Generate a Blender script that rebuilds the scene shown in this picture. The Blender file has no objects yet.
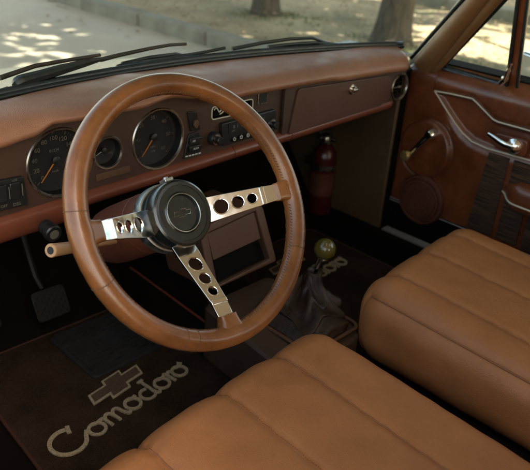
import bpy, bmesh, math, random
from mathutils import Vector, Matrix, noise
random.seed(7)
sc = bpy.context.scene
COL = sc.collection
V = Vector
# ------------------------------------------------------------------ camera maths (pixels of the 530x470 photograph)
AX = V((.706884, -.704159, .066901)); AY = V((.274952, .360691, .891237)); AZ = V((-.651703, -.611606, .448576))
CAM = V((-.5525, -.6795, .411)); F = 685.0
def ray(px, py): return AX * (px - 265) + AY * (235 - py) - AZ * F
def P(px, py, p0, n):
    d = ray(px, py); n = V(n); return CAM + d * (((V(p0) - CAM).dot(n)) / d.dot(n))
def PX(px, py, x): return P(px, py, (x, 0, 0), (1, 0, 0))
def PY(px, py, y): return P(px, py, (0, y, 0), (0, 1, 0))
def PZ(px, py, z): return P(px, py, (0, 0, z), (0, 0, 1))
def psolve(px, py, f, t0=.0008, t1=.0040):
    d = ray(px, py); s0 = f(CAM + d * t0)
    for _ in range(50):
        m = (t0 + t1) / 2
        if (f(CAM + d * m) > 0) == (s0 > 0): t0 = m
        else: t1 = m
    return CAM + d * t0

# ------------------------------------------------------------------ materials
def nmat(name):
    m = bpy.data.materials.new(name); m.use_nodes = True
    nt = m.node_tree; return m, nt, nt.nodes['Principled BSDF'], nt.links
def simple(name, col, rough=.5, metal=0., coat=0., spec=.5, bump=0., bscale=400., var=0., vscale=8., emit=None, rvar=0.):
    m, nt, b, L = nmat(name); N = nt.nodes
    b.inputs['Base Color'].default_value = (*col, 1); b.inputs['Roughness'].default_value = rough
    b.inputs['Metallic'].default_value = metal; b.inputs['Coat Weight'].default_value = coat
    b.inputs['Coat Roughness'].default_value = .25; b.inputs['Specular IOR Level'].default_value = spec
    tc = N.new('ShaderNodeTexCoord')
    if var:
        n = N.new('ShaderNodeTexNoise'); n.inputs['Scale'].default_value = vscale; n.inputs['Detail'].default_value = 6
        n.inputs['Roughness'].default_value = .62
        L.new(tc.outputs['Object'], n.inputs['Vector'])
        r = N.new('ShaderNodeValToRGB'); r.color_ramp.elements[0].position = .3; r.color_ramp.elements[1].position = .7
        r.color_ramp.elements[0].color = (*[c * (1 - var) for c in col], 1)
        r.color_ramp.elements[1].color = (*[min(1, c * (1 + var)) for c in col], 1)
        L.new(n.outputs['Fac'], r.inputs['Fac']); L.new(r.outputs['Color'], b.inputs['Base Color'])
    if rvar:
        n2 = N.new('ShaderNodeTexNoise'); n2.inputs['Scale'].default_value = vscale * 2.3; n2.inputs['Detail'].default_value = 5
        L.new(tc.outputs['Object'], n2.inputs['Vector'])
        mr = N.new('ShaderNodeMapRange'); mr.inputs['To Min'].default_value = max(0, rough - rvar); mr.inputs['To Max'].default_value = min(1, rough + rvar)
        mr.inputs['From Min'].default_value = .3; mr.inputs['From Max'].default_value = .7
        L.new(n2.outputs['Fac'], mr.inputs['Value']); L.new(mr.outputs['Result'], b.inputs['Roughness'])
    if bump:
        v = N.new('ShaderNodeTexNoise'); v.inputs['Scale'].default_value = bscale; v.inputs['Detail'].default_value = 4
        L.new(tc.outputs['Object'], v.inputs['Vector'])
        bp = N.new('ShaderNodeBump'); bp.inputs['Strength'].default_value = bump; bp.inputs['Distance'].default_value = .002
        L.new(v.outputs['Fac'], bp.inputs['Height']); L.new(bp.outputs['Normal'], b.inputs['Normal'])
    if emit:
        b.inputs['Emission Color'].default_value = (*emit[:3], 1); b.inputs['Emission Strength'].default_value = emit[3]
    return m
def leather(name, col, rough=.45, grain=520., strength=.35, var=.16, coat=0., wear=None, wrinkle=.25):
    """grained hide: voronoi pebble + soft creases, colour mottling, worn paler patches"""
    m, nt, b, L = nmat(name); N = nt.nodes
    tc = N.new('ShaderNodeTexCoord')
    vo = N.new('ShaderNodeTexVoronoi'); vo.inputs['Scale'].default_value = grain; L.new(tc.outputs['Object'], vo.inputs['Vector'])
    no = N.new('ShaderNodeTexNoise'); no.inputs['Scale'].default_value = 22; no.inputs['Detail'].default_value = 7; L.new(tc.outputs['Object'], no.inputs['Vector'])
    b1 = N.new('ShaderNodeBump'); b1.inputs['Strength'].default_value = strength; b1.inputs['Distance'].default_value = .0008
    b2 = N.new('ShaderNodeBump'); b2.inputs['Strength'].default_value = wrinkle; b2.inputs['Distance'].default_value = .004
    L.new(vo.outputs['Distance'], b1.inputs['Height']); L.new(no.outputs['Fac'], b2.inputs['Height'])
    L.new(b2.outputs['Normal'], b1.inputs['Normal']); L.new(b1.outputs['Normal'], b.inputs['Normal'])
    n2 = N.new('ShaderNodeTexNoise'); n2.inputs['Scale'].default_value = 9; n2.inputs['Detail'].default_value = 8; n2.inputs['Roughness'].default_value = .65
    L.new(tc.outputs['Object'], n2.inputs['Vector'])
    r = N.new('ShaderNodeValToRGB'); e = r.color_ramp.elements
    e[0].position = .32; e[1].position = .68
    e[0].color = (*[c * (1 - var) for c in col], 1); e[1].color = (*[min(1, c * (1 + var)) for c in (wear or col)], 1)
    L.new(n2.outputs['Fac'], r.inputs['Fac']); L.new(r.outputs['Color'], b.inputs['Base Color'])
    mr = N.new('ShaderNodeMapRange'); mr.inputs['From Min'].default_value = .3; mr.inputs['From Max'].default_value = .7
    mr.inputs['To Min'].default_value = rough - .07; mr.inputs['To Max'].default_value = rough + .1
    L.new(no.outputs['Fac'], mr.inputs['Value']); L.new(mr.outputs['Result'], b.inputs['Roughness'])
    b.inputs['Coat Weight'].default_value = coat; b.inputs['Coat Roughness'].default_value = .2
    return m
def glassmat(name, tint=(1, 1, 1), refl=.06):
    m = bpy.data.materials.new(name); m.use_nodes = True; nt = m.node_tree; N = nt.nodes; L = nt.links; N.clear()
    o = N.new('ShaderNodeOutputMaterial'); t = N.new('ShaderNodeBsdfTransparent'); g = N.new('ShaderNodeBsdfGlossy'); mx = N.new('ShaderNodeMixShader')
    t.inputs['Color'].default_value = (*tint, 1); g.inputs['Roughness'].default_value = .03
    lw = N.new('ShaderNodeLayerWeight'); lw.inputs['Blend'].default_value = .12
    mu = N.new('ShaderNodeMath'); mu.operation = 'MULTIPLY_ADD'; mu.inputs[1].default_value = .10; mu.inputs[2].default_value = refl * .1
    L.new(lw.outputs['Fresnel'], mu.inputs[0]); L.new(mu.outputs[0], mx.inputs['Fac'])
    L.new(t.outputs[0], mx.inputs[1]); L.new(g.outputs[0], mx.inputs[2]); L.new(mx.outputs[0], o.inputs['Surface']); return m

M = {}
M['rim'] = leather('rim_leather', (.125, .042, .011), rough=.30, grain=750, strength=.2, var=.3, coat=.5, wear=(.215, .080, .023), wrinkle=.25)
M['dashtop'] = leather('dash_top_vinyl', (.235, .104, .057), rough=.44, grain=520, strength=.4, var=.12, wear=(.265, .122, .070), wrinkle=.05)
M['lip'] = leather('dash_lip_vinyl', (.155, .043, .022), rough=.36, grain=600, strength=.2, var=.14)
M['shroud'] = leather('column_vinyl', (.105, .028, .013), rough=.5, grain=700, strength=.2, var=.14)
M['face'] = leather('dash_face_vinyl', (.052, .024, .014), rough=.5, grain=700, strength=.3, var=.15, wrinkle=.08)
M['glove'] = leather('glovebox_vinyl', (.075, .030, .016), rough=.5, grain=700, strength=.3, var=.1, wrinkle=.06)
M['door'] = leather('door_vinyl', (.120, .031, .011), rough=.30, grain=520, strength=.35, var=.28, coat=.5, wear=(.165, .047, .017), wrinkle=.35)
M['seat'] = leather('seat_leather', (.40, .16, .055), rough=.5, grain=430, strength=.5, var=.08, wear=(.44, .18, .063), wrinkle=.6)
M['seatpipe'] = simple('seat_piping', (.30, .125, .055), .32)
M['console'] = leather('console_plastic', (.105, .050, .028), rough=.42, grain=900, strength=.25, var=.08, wrinkle=.04)
M['console2'] = leather('console_base_plastic', (.060, .036, .024), rough=.45, grain=900, strength=.25, var=.1, wrinkle=.04)
M['boot'] = leather('boot_leather', (.026, .012, .007), rough=.36, grain=420, strength=.6, var=.25, wrinkle=.6)
M['speaker'] = leather('speaker_plastic', (.11, .036, .021), rough=.38, grain=900, strength=.25, var=.08, wrinkle=.04)
M['kick'] = leather('kick_panel_vinyl', (.085, .050, .020), rough=.6, grain=500, strength=.4, var=.18)
M['pillar'] = leather('pillar_vinyl', (.17, .085, .036), rough=.42, grain=600, strength=.2, var=.1)
M['headliner'] = simple('headliner', (.62, .56, .46), .9, bump=.3)
M['black'] = simple('black_plastic', (.012, .012, .012), .38, rvar=.1, vscale=20)
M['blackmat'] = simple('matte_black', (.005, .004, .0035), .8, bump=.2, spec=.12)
M['pedalrub'] = simple('pedal_rubber', (.007, .007, .007), .5, spec=.35, bump=.2)
M['dial'] = simple('dial_black', (.006, .006, .007), .5)
M['rubber'] = simple('black_rubber', (.010, .014, .014), .36, bump=.05, rvar=.12, vscale=30)
M['ribrub'] = simple('ribbed_rubber', (.030, .031, .034), .38, bump=.4, bscale=120, var=.4, vscale=30)
M['hub'] = simple('hub_enamel', (.0055, .010, .0095), .2, coat=.8, rvar=.08, vscale=40, bump=.05)
M['alu'] = simple('brushed_aluminium', (.55, .60, .60), .35, 1., rvar=.1, vscale=60)
M['chrome'] = simple('chrome', (.93, .93, .90), .13, 1., rvar=.05, vscale=50)
M['darkchrome'] = simple('tarnished_chrome', (.45, .43, .38), .28, 1., rvar=.03, vscale=30)
M['sill'] = simple('scuffed_sill', (.5, .5, .5), .42, .8, rvar=.15, vscale=50, var=.2)
M['white'] = simple('marking_white', (.55, .54, .47), .6)
M['dimwhite'] = simple('marking_cream', (.11, .10, .075), .6)
M['cream'] = simple('cream_piping', (.62, .57, .45), .35)
M['orange'] = simple('needle_orange', (.42, .14, .015), .5)
M['knobgreen'] = simple('olive_ball', (.10, .082, .014), .12, coat=.8, var=.12, vscale=30)
M['brass'] = simple('aged_brass', (.42, .30, .12), .32, .7)
M['stalk'] = simple('stalk_beige', (.38, .22, .11), .4, var=.1)
M['red'] = simple('extinguisher_red', (.055, .003, .003), .3, coat=.4)
M['stitch'] = simple('stitch_thread', (.10, .05, .022), .8)
M['seatstitch'] = simple('seat_thread', (.20, .085, .04), .8)
M['stitchlight'] = simple('stitch_light', (.50, .28, .14), .8)
M['logo'] = simple('mat_lettering', (.40, .34, .235), .9, bump=1, bscale=500, var=.5, vscale=330)
M['logodark'] = simple('mat_emblem_fill', (.10, .065, .04), .95, bump=1, bscale=500, var=.5, vscale=330)
M['matpipe'] = simple('mat_edge_binding', (.06, .025, .018), .6)
M['glass'] = glassmat('window_glass', (.94, .97, .95), .05)
M['dialglass'] = glassmat('dial_glass', (1, 1, 1), .03)
M['mirror'] = simple('mirror_glass', (.42, .42, .38), .04, 1.)
M['paint'] = simple('car_paint', (.30, .29, .20), .25, .2, coat=.8, var=.06)
def carpet(name, c0, c1, sc1=900, st=.9):
    m, nt, b, L = nmat(name); N = nt.nodes; tc = N.new('ShaderNodeTexCoord')
    n = N.new('ShaderNodeTexNoise'); n.inputs['Scale'].default_value = sc1; n.inputs['Detail'].default_value = 3
    n2 = N.new('ShaderNodeTexNoise'); n2.inputs['Scale'].default_value = 14; n2.inputs['Detail'].default_value = 7; n2.inputs['Roughness'].default_value = .7
    for q in (n, n2): L.new(tc.outputs['Object'], q.inputs['Vector'])
    mx = N.new('ShaderNodeMath'); mx.operation = 'MULTIPLY_ADD'; mx.inputs[1].default_value = .45; L.new(n.outputs['Fac'], mx.inputs[0]); 
    m3 = N.new('ShaderNodeMath'); m3.operation = 'MULTIPLY'; m3.inputs[1].default_value = .55; L.new(n2.outputs['Fac'], m3.inputs[0]); L.new(m3.outputs[0], mx.inputs[2])
    r = N.new('ShaderNodeValToRGB'); r.color_ramp.elements[0].position = .38; r.color_ramp.elements[1].position = .64
    r.color_ramp.elements[0].color = (*c0, 1); r.color_ramp.elements[1].color = (*c1, 1)
    L.new(mx.outputs[0], r.inputs['Fac']); L.new(r.outputs['Color'], b.inputs['Base Color'])
    b.inputs['Roughness'].default_value = .95; b.inputs['Specular IOR Level'].default_value = .15
    bp = N.new('ShaderNodeBump'); bp.inputs['Strength'].default_value = st; bp.inputs['Distance'].default_value = .003
    L.new(n.outputs['Fac'], bp.inputs['Height']); L.new(bp.outputs['Normal'], b.inputs['Normal']); return m
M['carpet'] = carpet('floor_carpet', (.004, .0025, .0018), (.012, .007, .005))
M['mat'] = carpet('mat_carpet', (.016, .0095, .006), (.060, .037, .023), 420)
def weave(name):
    m, nt, b, L = nmat(name); N = nt.nodes; tc = N.new('ShaderNodeTexCoord')
    mp = N.new('ShaderNodeMapping'); mp.inputs['Scale'].default_value = (1, 12, 330); L.new(tc.outputs['Object'], mp.inputs['Vector'])
    n = N.new('ShaderNodeTexNoise'); n.inputs['Scale'].default_value = 1; n.inputs['Detail'].default_value = 4; L.new(mp.outputs['Vector'], n.inputs['Vector'])
    r = N.new('ShaderNodeValToRGB'); r.color_ramp.elements[0].position = .38; r.color_ramp.elements[1].position = .66
    r.color_ramp.elements[0].color = (.014, .007, .0035, 1); r.color_ramp.elements[1].color = (.095, .045, .019, 1)
    L.new(n.outputs['Fac'], r.inputs['Fac']); L.new(r.outputs['Color'], b.inputs['Base Color']); b.inputs['Roughness'].default_value = .85
    bp = N.new('ShaderNodeBump'); bp.inputs['Strength'].default_value = .8; bp.inputs['Distance'].default_value = .003
    L.new(n.outputs['Fac'], bp.inputs['Height']); L.new(bp.outputs['Normal'], b.inputs['Normal']); return m
M['weave'] = weave('woven_door_fabric')

# ------------------------------------------------------------------ mesh builder
class MB:
    def __init__(s): s.v = []; s.f = []; s.m = []
    def add(s, vs, fs, mi=0):
        o = len(s.v); s.v += [tuple(v) for v in vs]; s.f += [tuple(i + o for i in f) for f in fs]; s.m += [mi] * len(fs); return s
    def box(s, a, b, mat=None, mi=0):
        (x0, y0, z0), (x1, y1, z1) = a, b
        vs = [V(p) for p in ((x0,y0,z0),(x1,y0,z0),(x1,y1,z0),(x0,y1,z0),(x0,y0,z1),(x1,y0,z1),(x1,y1,z1),(x0,y1,z1))]
        if mat: vs = [mat @ v for v in vs]
        return s.add(vs, [(0,3,2,1),(4,5,6,7),(0,1,5,4),(1,2,6,5),(2,3,7,6),(3,0,4,7)], mi)
    def tube(s, pts, r, n=10, closed=False, mi=0, cap=True, flat=None):
        """flat=(normal, ratio): squash the section along normal"""
        pts = [V(p) for p in pts]; rs = r if isinstance(r, (list, tuple)) else [r] * len(pts); k = len(pts); vs = []; fs = []
        up = None
        for i, p in enumerate(pts):
            a = pts[(i - 1) % k] if (closed or i) else p; c = pts[(i + 1) % k] if (closed or i < k - 1) else p
            t = (c - a).normalized()
            if up is None:
                up = V((0, 0, 1)) if abs(t.z) < .9 else V((1, 0, 0))
                if flat: up = V(flat[0])
            e = (up - t * up.dot(t)).normalized(); g = t.cross(e)
            if not flat: up = e
            q = flat[1] if flat else 1.
            for j in range(n):
                w = 2 * math.pi * j / n; vs.append(p + (e * math.cos(w) * q + g * math.sin(w)) * rs[i])
        m = k if closed else k - 1
        for i in range(m):
            for j in range(n):
                i2 = (i + 1) % k; fs.append((i * n + j, i * n + (j + 1) % n, i2 * n + (j + 1) % n, i2 * n + j))
        if cap and not closed: fs.append(tuple(range(n - 1, -1, -1))); fs.append(tuple((k - 1) * n + j for j in range(n)))
        return s.add(vs, fs, mi)
    def lathe(s, prof, mat, n=48, mi=0, capa=True, capb=True):
        """prof: list of (radius, height) around local z, transformed by mat"""
        vs = []; fs = []
        for r, h in prof:
            for j in range(n):
                w = 2 * math.pi * j / n; vs.append(mat @ V((r * math.cos(w), r * math.sin(w), h)))
        for i in range(len(prof) - 1):
            for j in range(n): fs.append((i * n + j, i * n + (j + 1) % n, (i + 1) * n + (j + 1) % n, (i + 1) * n + j))
        if capa: fs.append(tuple(range(n - 1, -1, -1)))
        if capb: fs.append(tuple((len(prof) - 1) * n + j for j in range(n)))
        return s.add(vs, fs, mi)
    def grid(s, fn, nu, nv, mi=0, flip=False):
        vs = [fn(i / nu, j / nv) for i in range(nu + 1) for j in range(nv + 1)]; fs = []
        for i in range(nu):
            for j in range(nv):
                a = i * (nv + 1) + j; q = (a, a + 1, a + nv + 2, a + nv + 1); fs.append(q[::-1] if flip else q)
        return s.add(vs, fs, mi)
    def prism(s, poly, off, mi=0):
        n = len(poly); off = V(off); a = [V(p) for p in poly]; b = [p + off for p in a]
        return s.add(a + b, [tuple(range(n - 1, -1, -1)), tuple(range(n, 2 * n))] + [(i, (i + 1) % n, (i + 1) % n + n, i + n) for i in range(n)], mi)
    def mesh(s, me, mat, mi=0):
        return s.add([mat @ v.co for v in me.vertices], [tuple(p.vertices) for p in me.polygons], mi)
    def build(s, name, mats, parent=None, smooth=True, bevel=0., seg=2, sub=0, auto=38):
        me = bpy.data.meshes.new(name); me.from_pydata(s.v, [], s.f)
        if not isinstance(mats, (list, tuple)): mats = [mats]
        for m in mats: me.materials.append(M[m] if isinstance(m, str) else m)
        for p, mi in zip(me.polygons, s.m): p.material_index = mi
        bm = bmesh.new(); bm.from_mesh(me); bmesh.ops.recalc_face_normals(bm, faces=bm.faces); bm.to_mesh(me); bm.free()
        if smooth:
            me.shade_smooth()
            if auto: me.set_sharp_from_angle(angle=math.radians(auto))
        o = bpy.data.objects.new(name, me); COL.objects.link(o)
        if bevel:
            b = o.modifiers.new('bevel', 'BEVEL'); b.width = bevel; b.segments = seg; b.limit_method = 'ANGLE'; b.angle_limit = math.radians(35); b.harden_normals = False
        if sub: q = o.modifiers.new('sub', 'SUBSURF'); q.levels = q.render_levels = sub
        if parent is not None:
            o.parent = parent
            if parent.type == 'EMPTY': o.location = -parent.location
        return o
def frame(o, x, y):
    """matrix with local x,y directions and origin o"""
    x = V(x).normalized(); y = V(y); y = (y - x * y.dot(x)).normalized(); z = x.cross(y)
    return Matrix(((x.x, y.x, z.x, o[0]), (x.y, y.y, z.y, o[1]), (x.z, y.z, z.z, o[2]), (0, 0, 0, 1)))
def plate(loops, half, bev=.0, segs=2):
    """filled 2-D outline with holes, extruded +-half, rounded edges"""
    cu = bpy.data.curves.new('c', 'CURVE'); cu.dimensions = '2D'; cu.fill_mode = 'BOTH'
    cu.extrude = max(0, half - bev); cu.bevel_depth = bev; cu.bevel_resolution = segs; cu.offset = -bev
    for lp in loops:
        sp = cu.splines.new('POLY'); sp.points.add(len(lp) - 1); sp.use_cyclic_u = True
        for q, p in zip(sp.points, lp): q.co = (p[0], p[1], 0, 1)
    return tomesh(cu)
def tomesh(cu):
    o = bpy.data.objects.new('t', cu); COL.objects.link(o); dg = bpy.context.evaluated_depsgraph_get()
    me = bpy.data.meshes.new_from_object(o.evaluated_get(dg)); bpy.data.objects.remove(o); return me
def text(body, size, ext=.0002, shear=0., align='CENTER'):
    cu = bpy.data.curves.new('t', 'FONT'); cu.body = body; cu.size = size; cu.extrude = ext; cu.align_x = align; cu.align_y = 'CENTER'; cu.shear = shear; cu.resolution_u = 3
    return tomesh(cu)
def circle(cx, cy, r, n=32, ry=None): return [(cx + r * math.cos(2*math.pi*i/n), cy + (ry or r) * math.sin(2*math.pi*i/n)) for i in range(n)]
def rrect(x0, y0, x1, y1, r, n=5):
    out = []
    for cx, cy, a in ((x1-r, y1-r, 0), (x0+r, y1-r, 90), (x0+r, y0+r, 180), (x1-r, y0+r, 270)):
        for i in range(n + 1):
            w = math.radians(a + 90 * i / n); out.append((cx + r * math.cos(w), cy + r * math.sin(w)))
    return out
def rpoly(pts, r, n=5):
    out = []; k = len(pts)
    for i in range(k):
        p = V(pts[i]); a = V(pts[i-1]); c = V(pts[(i+1) % k]); d1 = (a - p); d2 = (c - p); rr = min(r, d1.length * .45, d2.length * .45)
        s = p + d1.normalized() * rr; e = p + d2.normalized() * rr
        for j in range(n + 1):
            t = j / n; out.append(tuple(s * (1-t)**2 + p * 2*t*(1-t) + e * t*t))
    return out
def catmull(pts, n=8, closed=False):
    pts = [V(p) for p in pts]; k = len(pts); out = []
    for i in range(k if closed else k - 1):
        p0 = pts[(i-1) % k] if (closed or i) else pts[0]*2 - pts[1]; p1 = pts[i]; p2 = pts[(i+1) % k]
        p3 = pts[(i+2) % k] if (closed or i < k-2) else pts[-1]*2 - pts[-2]
        for j in range(n):
            t = j / n; out.append(.5 * ((2*p1) + (p2-p0)*t + (2*p0-5*p1+4*p2-p3)*t*t + (3*p1-p0-3*p2+p3)*t**3))
    if not closed: out.append(pts[-1])
    return out
def lerp(a, b, t): return a + (b - a) * t
def interp(tab, x):
    if x <= tab[0][0]: return tab[0][1]
    for (a, p), (b, q) in zip(tab, tab[1:]):
        if x <= b:
            t = (x - a) / (b - a); t = t*t*(3-2*t); return p + (q - p) * t
    return tab[-1][1]
def ss(a, b, x):
    t = max(0, min(1, (x - a) / (b - a))); return t * t * (3 - 2 * t)
def thing(name, loc, label, cat, group=None):
    o = bpy.data.objects.new(name, None); COL.objects.link(o); o.location = loc; o.empty_display_size = .2
    return tag(o, label, cat, group)
def tag(o, label=None, cat=None, group=None, kind=None):
    for k, v in (('label', label), ('category', cat), ('group', group), ('kind', kind)):
        if v: o[k] = v
    return o

# ================================================================== THE CAR
GZ = -.85
car = thing('vintage_car', (.31, -.2, GZ), 'vintage car with brown leather interior, dashboard and three spoke steering wheel', 'car')

# ---------------- dashboard pad (top, brow, binnacle)
BROW = [(-.42, .042), (-.139, .053), (-.085, .060), (-.045, .075), (.03, .078), (.10, .077), (.171, .086), (.235, .076), (.283, .057), (.371, .059), (.479, .058), (.593, .056), (.676, .050), (.809, .047), (.93, .043)]
def yb(x): return .432 - .30 * (x - .31) ** 2          # windscreen base line in plan
def ybrow(x): return .25 - .012 * ss(-.06, .0, x) * (1 - ss(.2, .27, x)) + .05 * ss(.89, .96, x) ** 2
def ztop(x): return .081 + .008 * ss(-.16, .06, x) * (1 - ss(.12, .36, x))
m = MB(); XA, XB = -.40, .955
def padpt(u, w):
    x = lerp(XA, XB, u); b = interp(BROW, x); y0 = ybrow(x); y1 = yb(x) + .02; zt = ztop(x) + .004
    h = max(zt - b, .012); zt = b + h
    prof = [(y0 + .045, b - .010), (y0 + .012, b - .008), (y0 + .003, b - .004), (y0, b + .10 * h), (y0 + .003, b + .34 * h), (y0 + .011, b + .60 * h), (y0 + .026, b + .84 * h), (y0 + .05, b + .97 * h), (y0 + .09, zt + .001), (y1 - .04, lerp(zt, .080, .7)), (y1, .068)]
    k = w * (len(prof) - 1); i = min(int(k), len(prof) - 2); t = k - i
    c = [prof[max(0, i-1)], prof[i], prof[i+1], prof[min(len(prof)-1, i+2)]]
    def cr(j): p0, p1, p2, p3 = (q[j] for q in c); return .5 * (2*p1 + (p2-p0)*t + (2*p0-5*p1+4*p2-p3)*t*t + (3*p1-p0-3*p2+p3)*t**3)
    z = cr(1); e = ss(.93, .955, x); z -= .03 * e * ss(.15, .5, w)
    return V((x, cr(0), z))
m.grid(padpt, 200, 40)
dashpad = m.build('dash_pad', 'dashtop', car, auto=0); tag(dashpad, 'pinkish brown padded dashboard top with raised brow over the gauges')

# ---------------- instrument panel: plane with openings
YF = .285
def zt_lip(x): return -.0700 + .0375 * x
fm = frame((0, YF, 0), (1, 0, 0), (0, 0, 1))           # local x = X, y = Z, z = -Y
SP = (-.028, -.0075, .0560); TA = (.1705, -.0055, .0545); SM = (.063, -.009, .0265)
outer = [(-.40, .046), (-.139, .050)] + [(x/100, interp(BROW, x/100) - .002) for x in range(-8, 30, 2)] + [(.371, .055), (.52, .055), (.52, zt_lip(.52) - .004), (-.40, zt_lip(-.4) - .004)]
loops = [outer, circle(*SP, 64), circle(*TA, 64), circle(*SM, 40), rrect(.297, .010, .405, .034, .005)]
# slim slot under the small gauge
panel = MB(); panel.mesh(plate(loops, .004, .0008), fm)
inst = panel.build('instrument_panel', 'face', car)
panelslot = MB(); panelslot.mesh(plate([rrect(.035, -.057, .104, -.045, .002)], .0015, .0005), frame((0, YF - .0045, 0), (1, 0, .0375), (0, 0, 1)))
for q in (.05, .066, .082): panelslot.box((q, YF - .0068, -.0535), (q + .012, YF - .0062, -.0495))
panelslot.build('warning_light_strip', 'console', inst)
def gauge(name, c, label, marks, needle_ang, nlen, deco, small=False):
    cx, cz, r = c; fr = frame((cx, YF, cz), (1, 0, 0), (0, 0, 1))
    g = MB(); g.lathe([(r, .003), (r * .97, -.014), (r * .94, -.0145)], fr, 56, capa=False)
    o = g.build(name, 'dial', car); tag(o, label)
    b = MB(); n = 72
    b.lathe([(r - .0012, .003), (r + .0002, .0062), (r + .0026, .0066), (r + .0042, .0046), (r + .0042, .003)], fr, n, capa=False, capb=False)
    b.build('bezel', 'darkchrome', o)
    mk = MB(); f2 = frame((cx, YF + .0140, cz), (1, 0, 0), (0, 0, 1))
    a0, a1, labs, nt = marks
    for i in range(nt + 1):
        a = math.radians(lerp(a0, a1, i / nt)); big = (i % (nt // max(1, len(labs) - 1)) == 0) if len(labs) > 1 else True
        ln = .10 if big else .05; w = .0006 if big else .0003
        mk.box((r * (.90 - ln), -w, 0), (r * .90, w, .0003), f2 @ Matrix.Rotation(a, 4, 'Z'))
    for i, t in enumerate(labs):
        a = math.radians(lerp(a0, a1, i / max(1, len(labs) - 1)))
        mk.mesh(text(t, r * (.19 if not small else .26)), f2 @ Matrix.Translation((r * .64 * math.cos(a), r * .66 * math.sin(a), .0003)))
    for t, x, y, s in deco: mk.mesh(text(t, s), f2 @ Matrix.Translation((x, y, .0003)))
    mk.build('dial_markings', 'dimwhite', o, smooth=False)
    nd = MB(); a = math.radians(needle_ang); f3 = frame((cx, YF + .011, cz), (1, 0, 0), (0, 0, 1)) @ Matrix.Rotation(a, 4, 'Z')
    w0 = .0013 if not small else .0007
    nd.prism([f3 @ V(p) for p in ((-r * .12, -w0, 0), (nlen, -w0 * .5, 0), (nlen, w0 * .5, 0), (-r * .12, w0, 0))], (0, -.0008, 0))
    nd.build('needle', 'orange' if not small else 'white', o, smooth=False)
    h = MB(); h.lathe([(r * (.13 if not small else .2), 0), (r * (.13 if not small else .2), .003), (r * .09, .0042)], frame((cx, YF + .0105, cz), (1, 0, 0), (0, 0, 1)), 24); h.build('needle_cap', 'black', o)
    gl = MB(); gl.lathe([(r, 0), (r, .0004)], frame((cx, YF - .002, cz), (1, 0, 0), (0, 0, 1)), 48); gl.build('dial_glass', 'dialglass', o)
gauge('speedometer', SP, 'round speedometer with orange needle, left of the steering wheel rim', (228, -48, [str(k) for k in range(0, 201, 20)], 40), 230, .044, [('km/h', 0, -.020, .006), ('01234', 0, .016, .007)])
gauge('tachometer', TA, 'round rev counter with orange needle beside the switches', (228, -48, ['0', '10', '20', '30', '40', '50', '60'], 60), 231, .043, [('RPM', 0, -.020, .006), ('x100', 0, -.028, .005)])
gauge('small_gauge', SM, 'small round gauge between the two large dials', (210, -30, ['0', '', '100'], 8), 205, .017, [('%', 0, -.010, .005)], True)

# left switch panel
def P285(px, py): p = PY(px, py, YF); return (p.x, p.z)
m = MB(); m.mesh(plate([rpoly([(-.175, -.010), (-.096, -.013), (-.093, -.062), (-.175, -.060)], .004)], .005, .0012), frame((0, YF - .006, 0), (1, 0, 0), (0, 0, 1)))
o = m.build('switch_panel', 'black', car); tag(o, 'black switch panel left of the speedometer')
for i in range(3):
    x = -.157 + .0215 * i; k = MB(); k.box((x - .008, YF - .016, -.046), (x + .008, YF - .008, -.018)); k.build('rocker_switch', 'black', o, bevel=.0015)
mk = MB(); fr = frame((0, YF - .0118, 0), (1, 0, 0), (0, 0, 1))
for t, x, z, s in (('==', -.155, -.054, .009), ('OFF', -.133, -.054, .0065), ('DES', -.112, -.056, .0075), ('LUZ', -.112, -.0155, .005)): mk.mesh(text(t, s), fr @ Matrix.Translation((x, z, 0)))
mk.box((-.125, YF - .0166, -.042), (-.1236, YF - .0160, -.022)); mk.box((-.1035, YF - .0166, -.042), (-.1021, YF - .0160, -.022))
mk.build('switch_marking', 'dimwhite', o, smooth=False)
# right switch stack
m = MB(); m.mesh(plate([rpoly([(.234, .036), (.256, .034), (.266, -.004), (.243, -.004)], .003)], .004, .001), frame((0, YF - .004, 0), (1, 0, 0), (0, 0, 1)))
m.mesh(plate([rpoly([(.238, -.008), (.262, -.006), (.268, -.052), (.226, -.056)], .003)], .004, .001), frame((0, YF - .004, 0), (1, 0, 0), (0, 0, 1)))
o = m.build('switch_stack', 'black', car); tag(o, 'black upright switch stack between the rev counter and the radio')
k = MB(); k.mesh(plate([circle(.2525, .011, .0055, 20, .0085)], .003, .001), frame((0, YF - .010, 0), (1, 0, 0), (0, 0, 1))); k.build('rocker_switch', 'console', o)
for z in (-.020, -.036):
    k = MB(); k.box((.236, YF - .015, z - .0055), (.264, YF - .008, z + .0055)); k.build('rocker_switch', 'black', o, bevel=.0015)
mk = MB(); fr = frame((.25, YF - .0155, -.0), (1, 0, .03), (0, 0, 1))
for t, x, z, s in (('AR', -.006, -.020, .006), ('PISCA', -.001, -.036, .005)): mk.mesh(text(t, s), fr @ Matrix.Translation((x, z, 0)))
mk.build('switch_marking', 'white', o, smooth=False); mk = MB()
for i in range(5): mk.box((.2295 + .008 * i, YF - .0093, -.0515), (.2350 + .008 * i, YF - .0085, -.0490))
mk.build('marking_bars', 'white', o, smooth=False)

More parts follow.
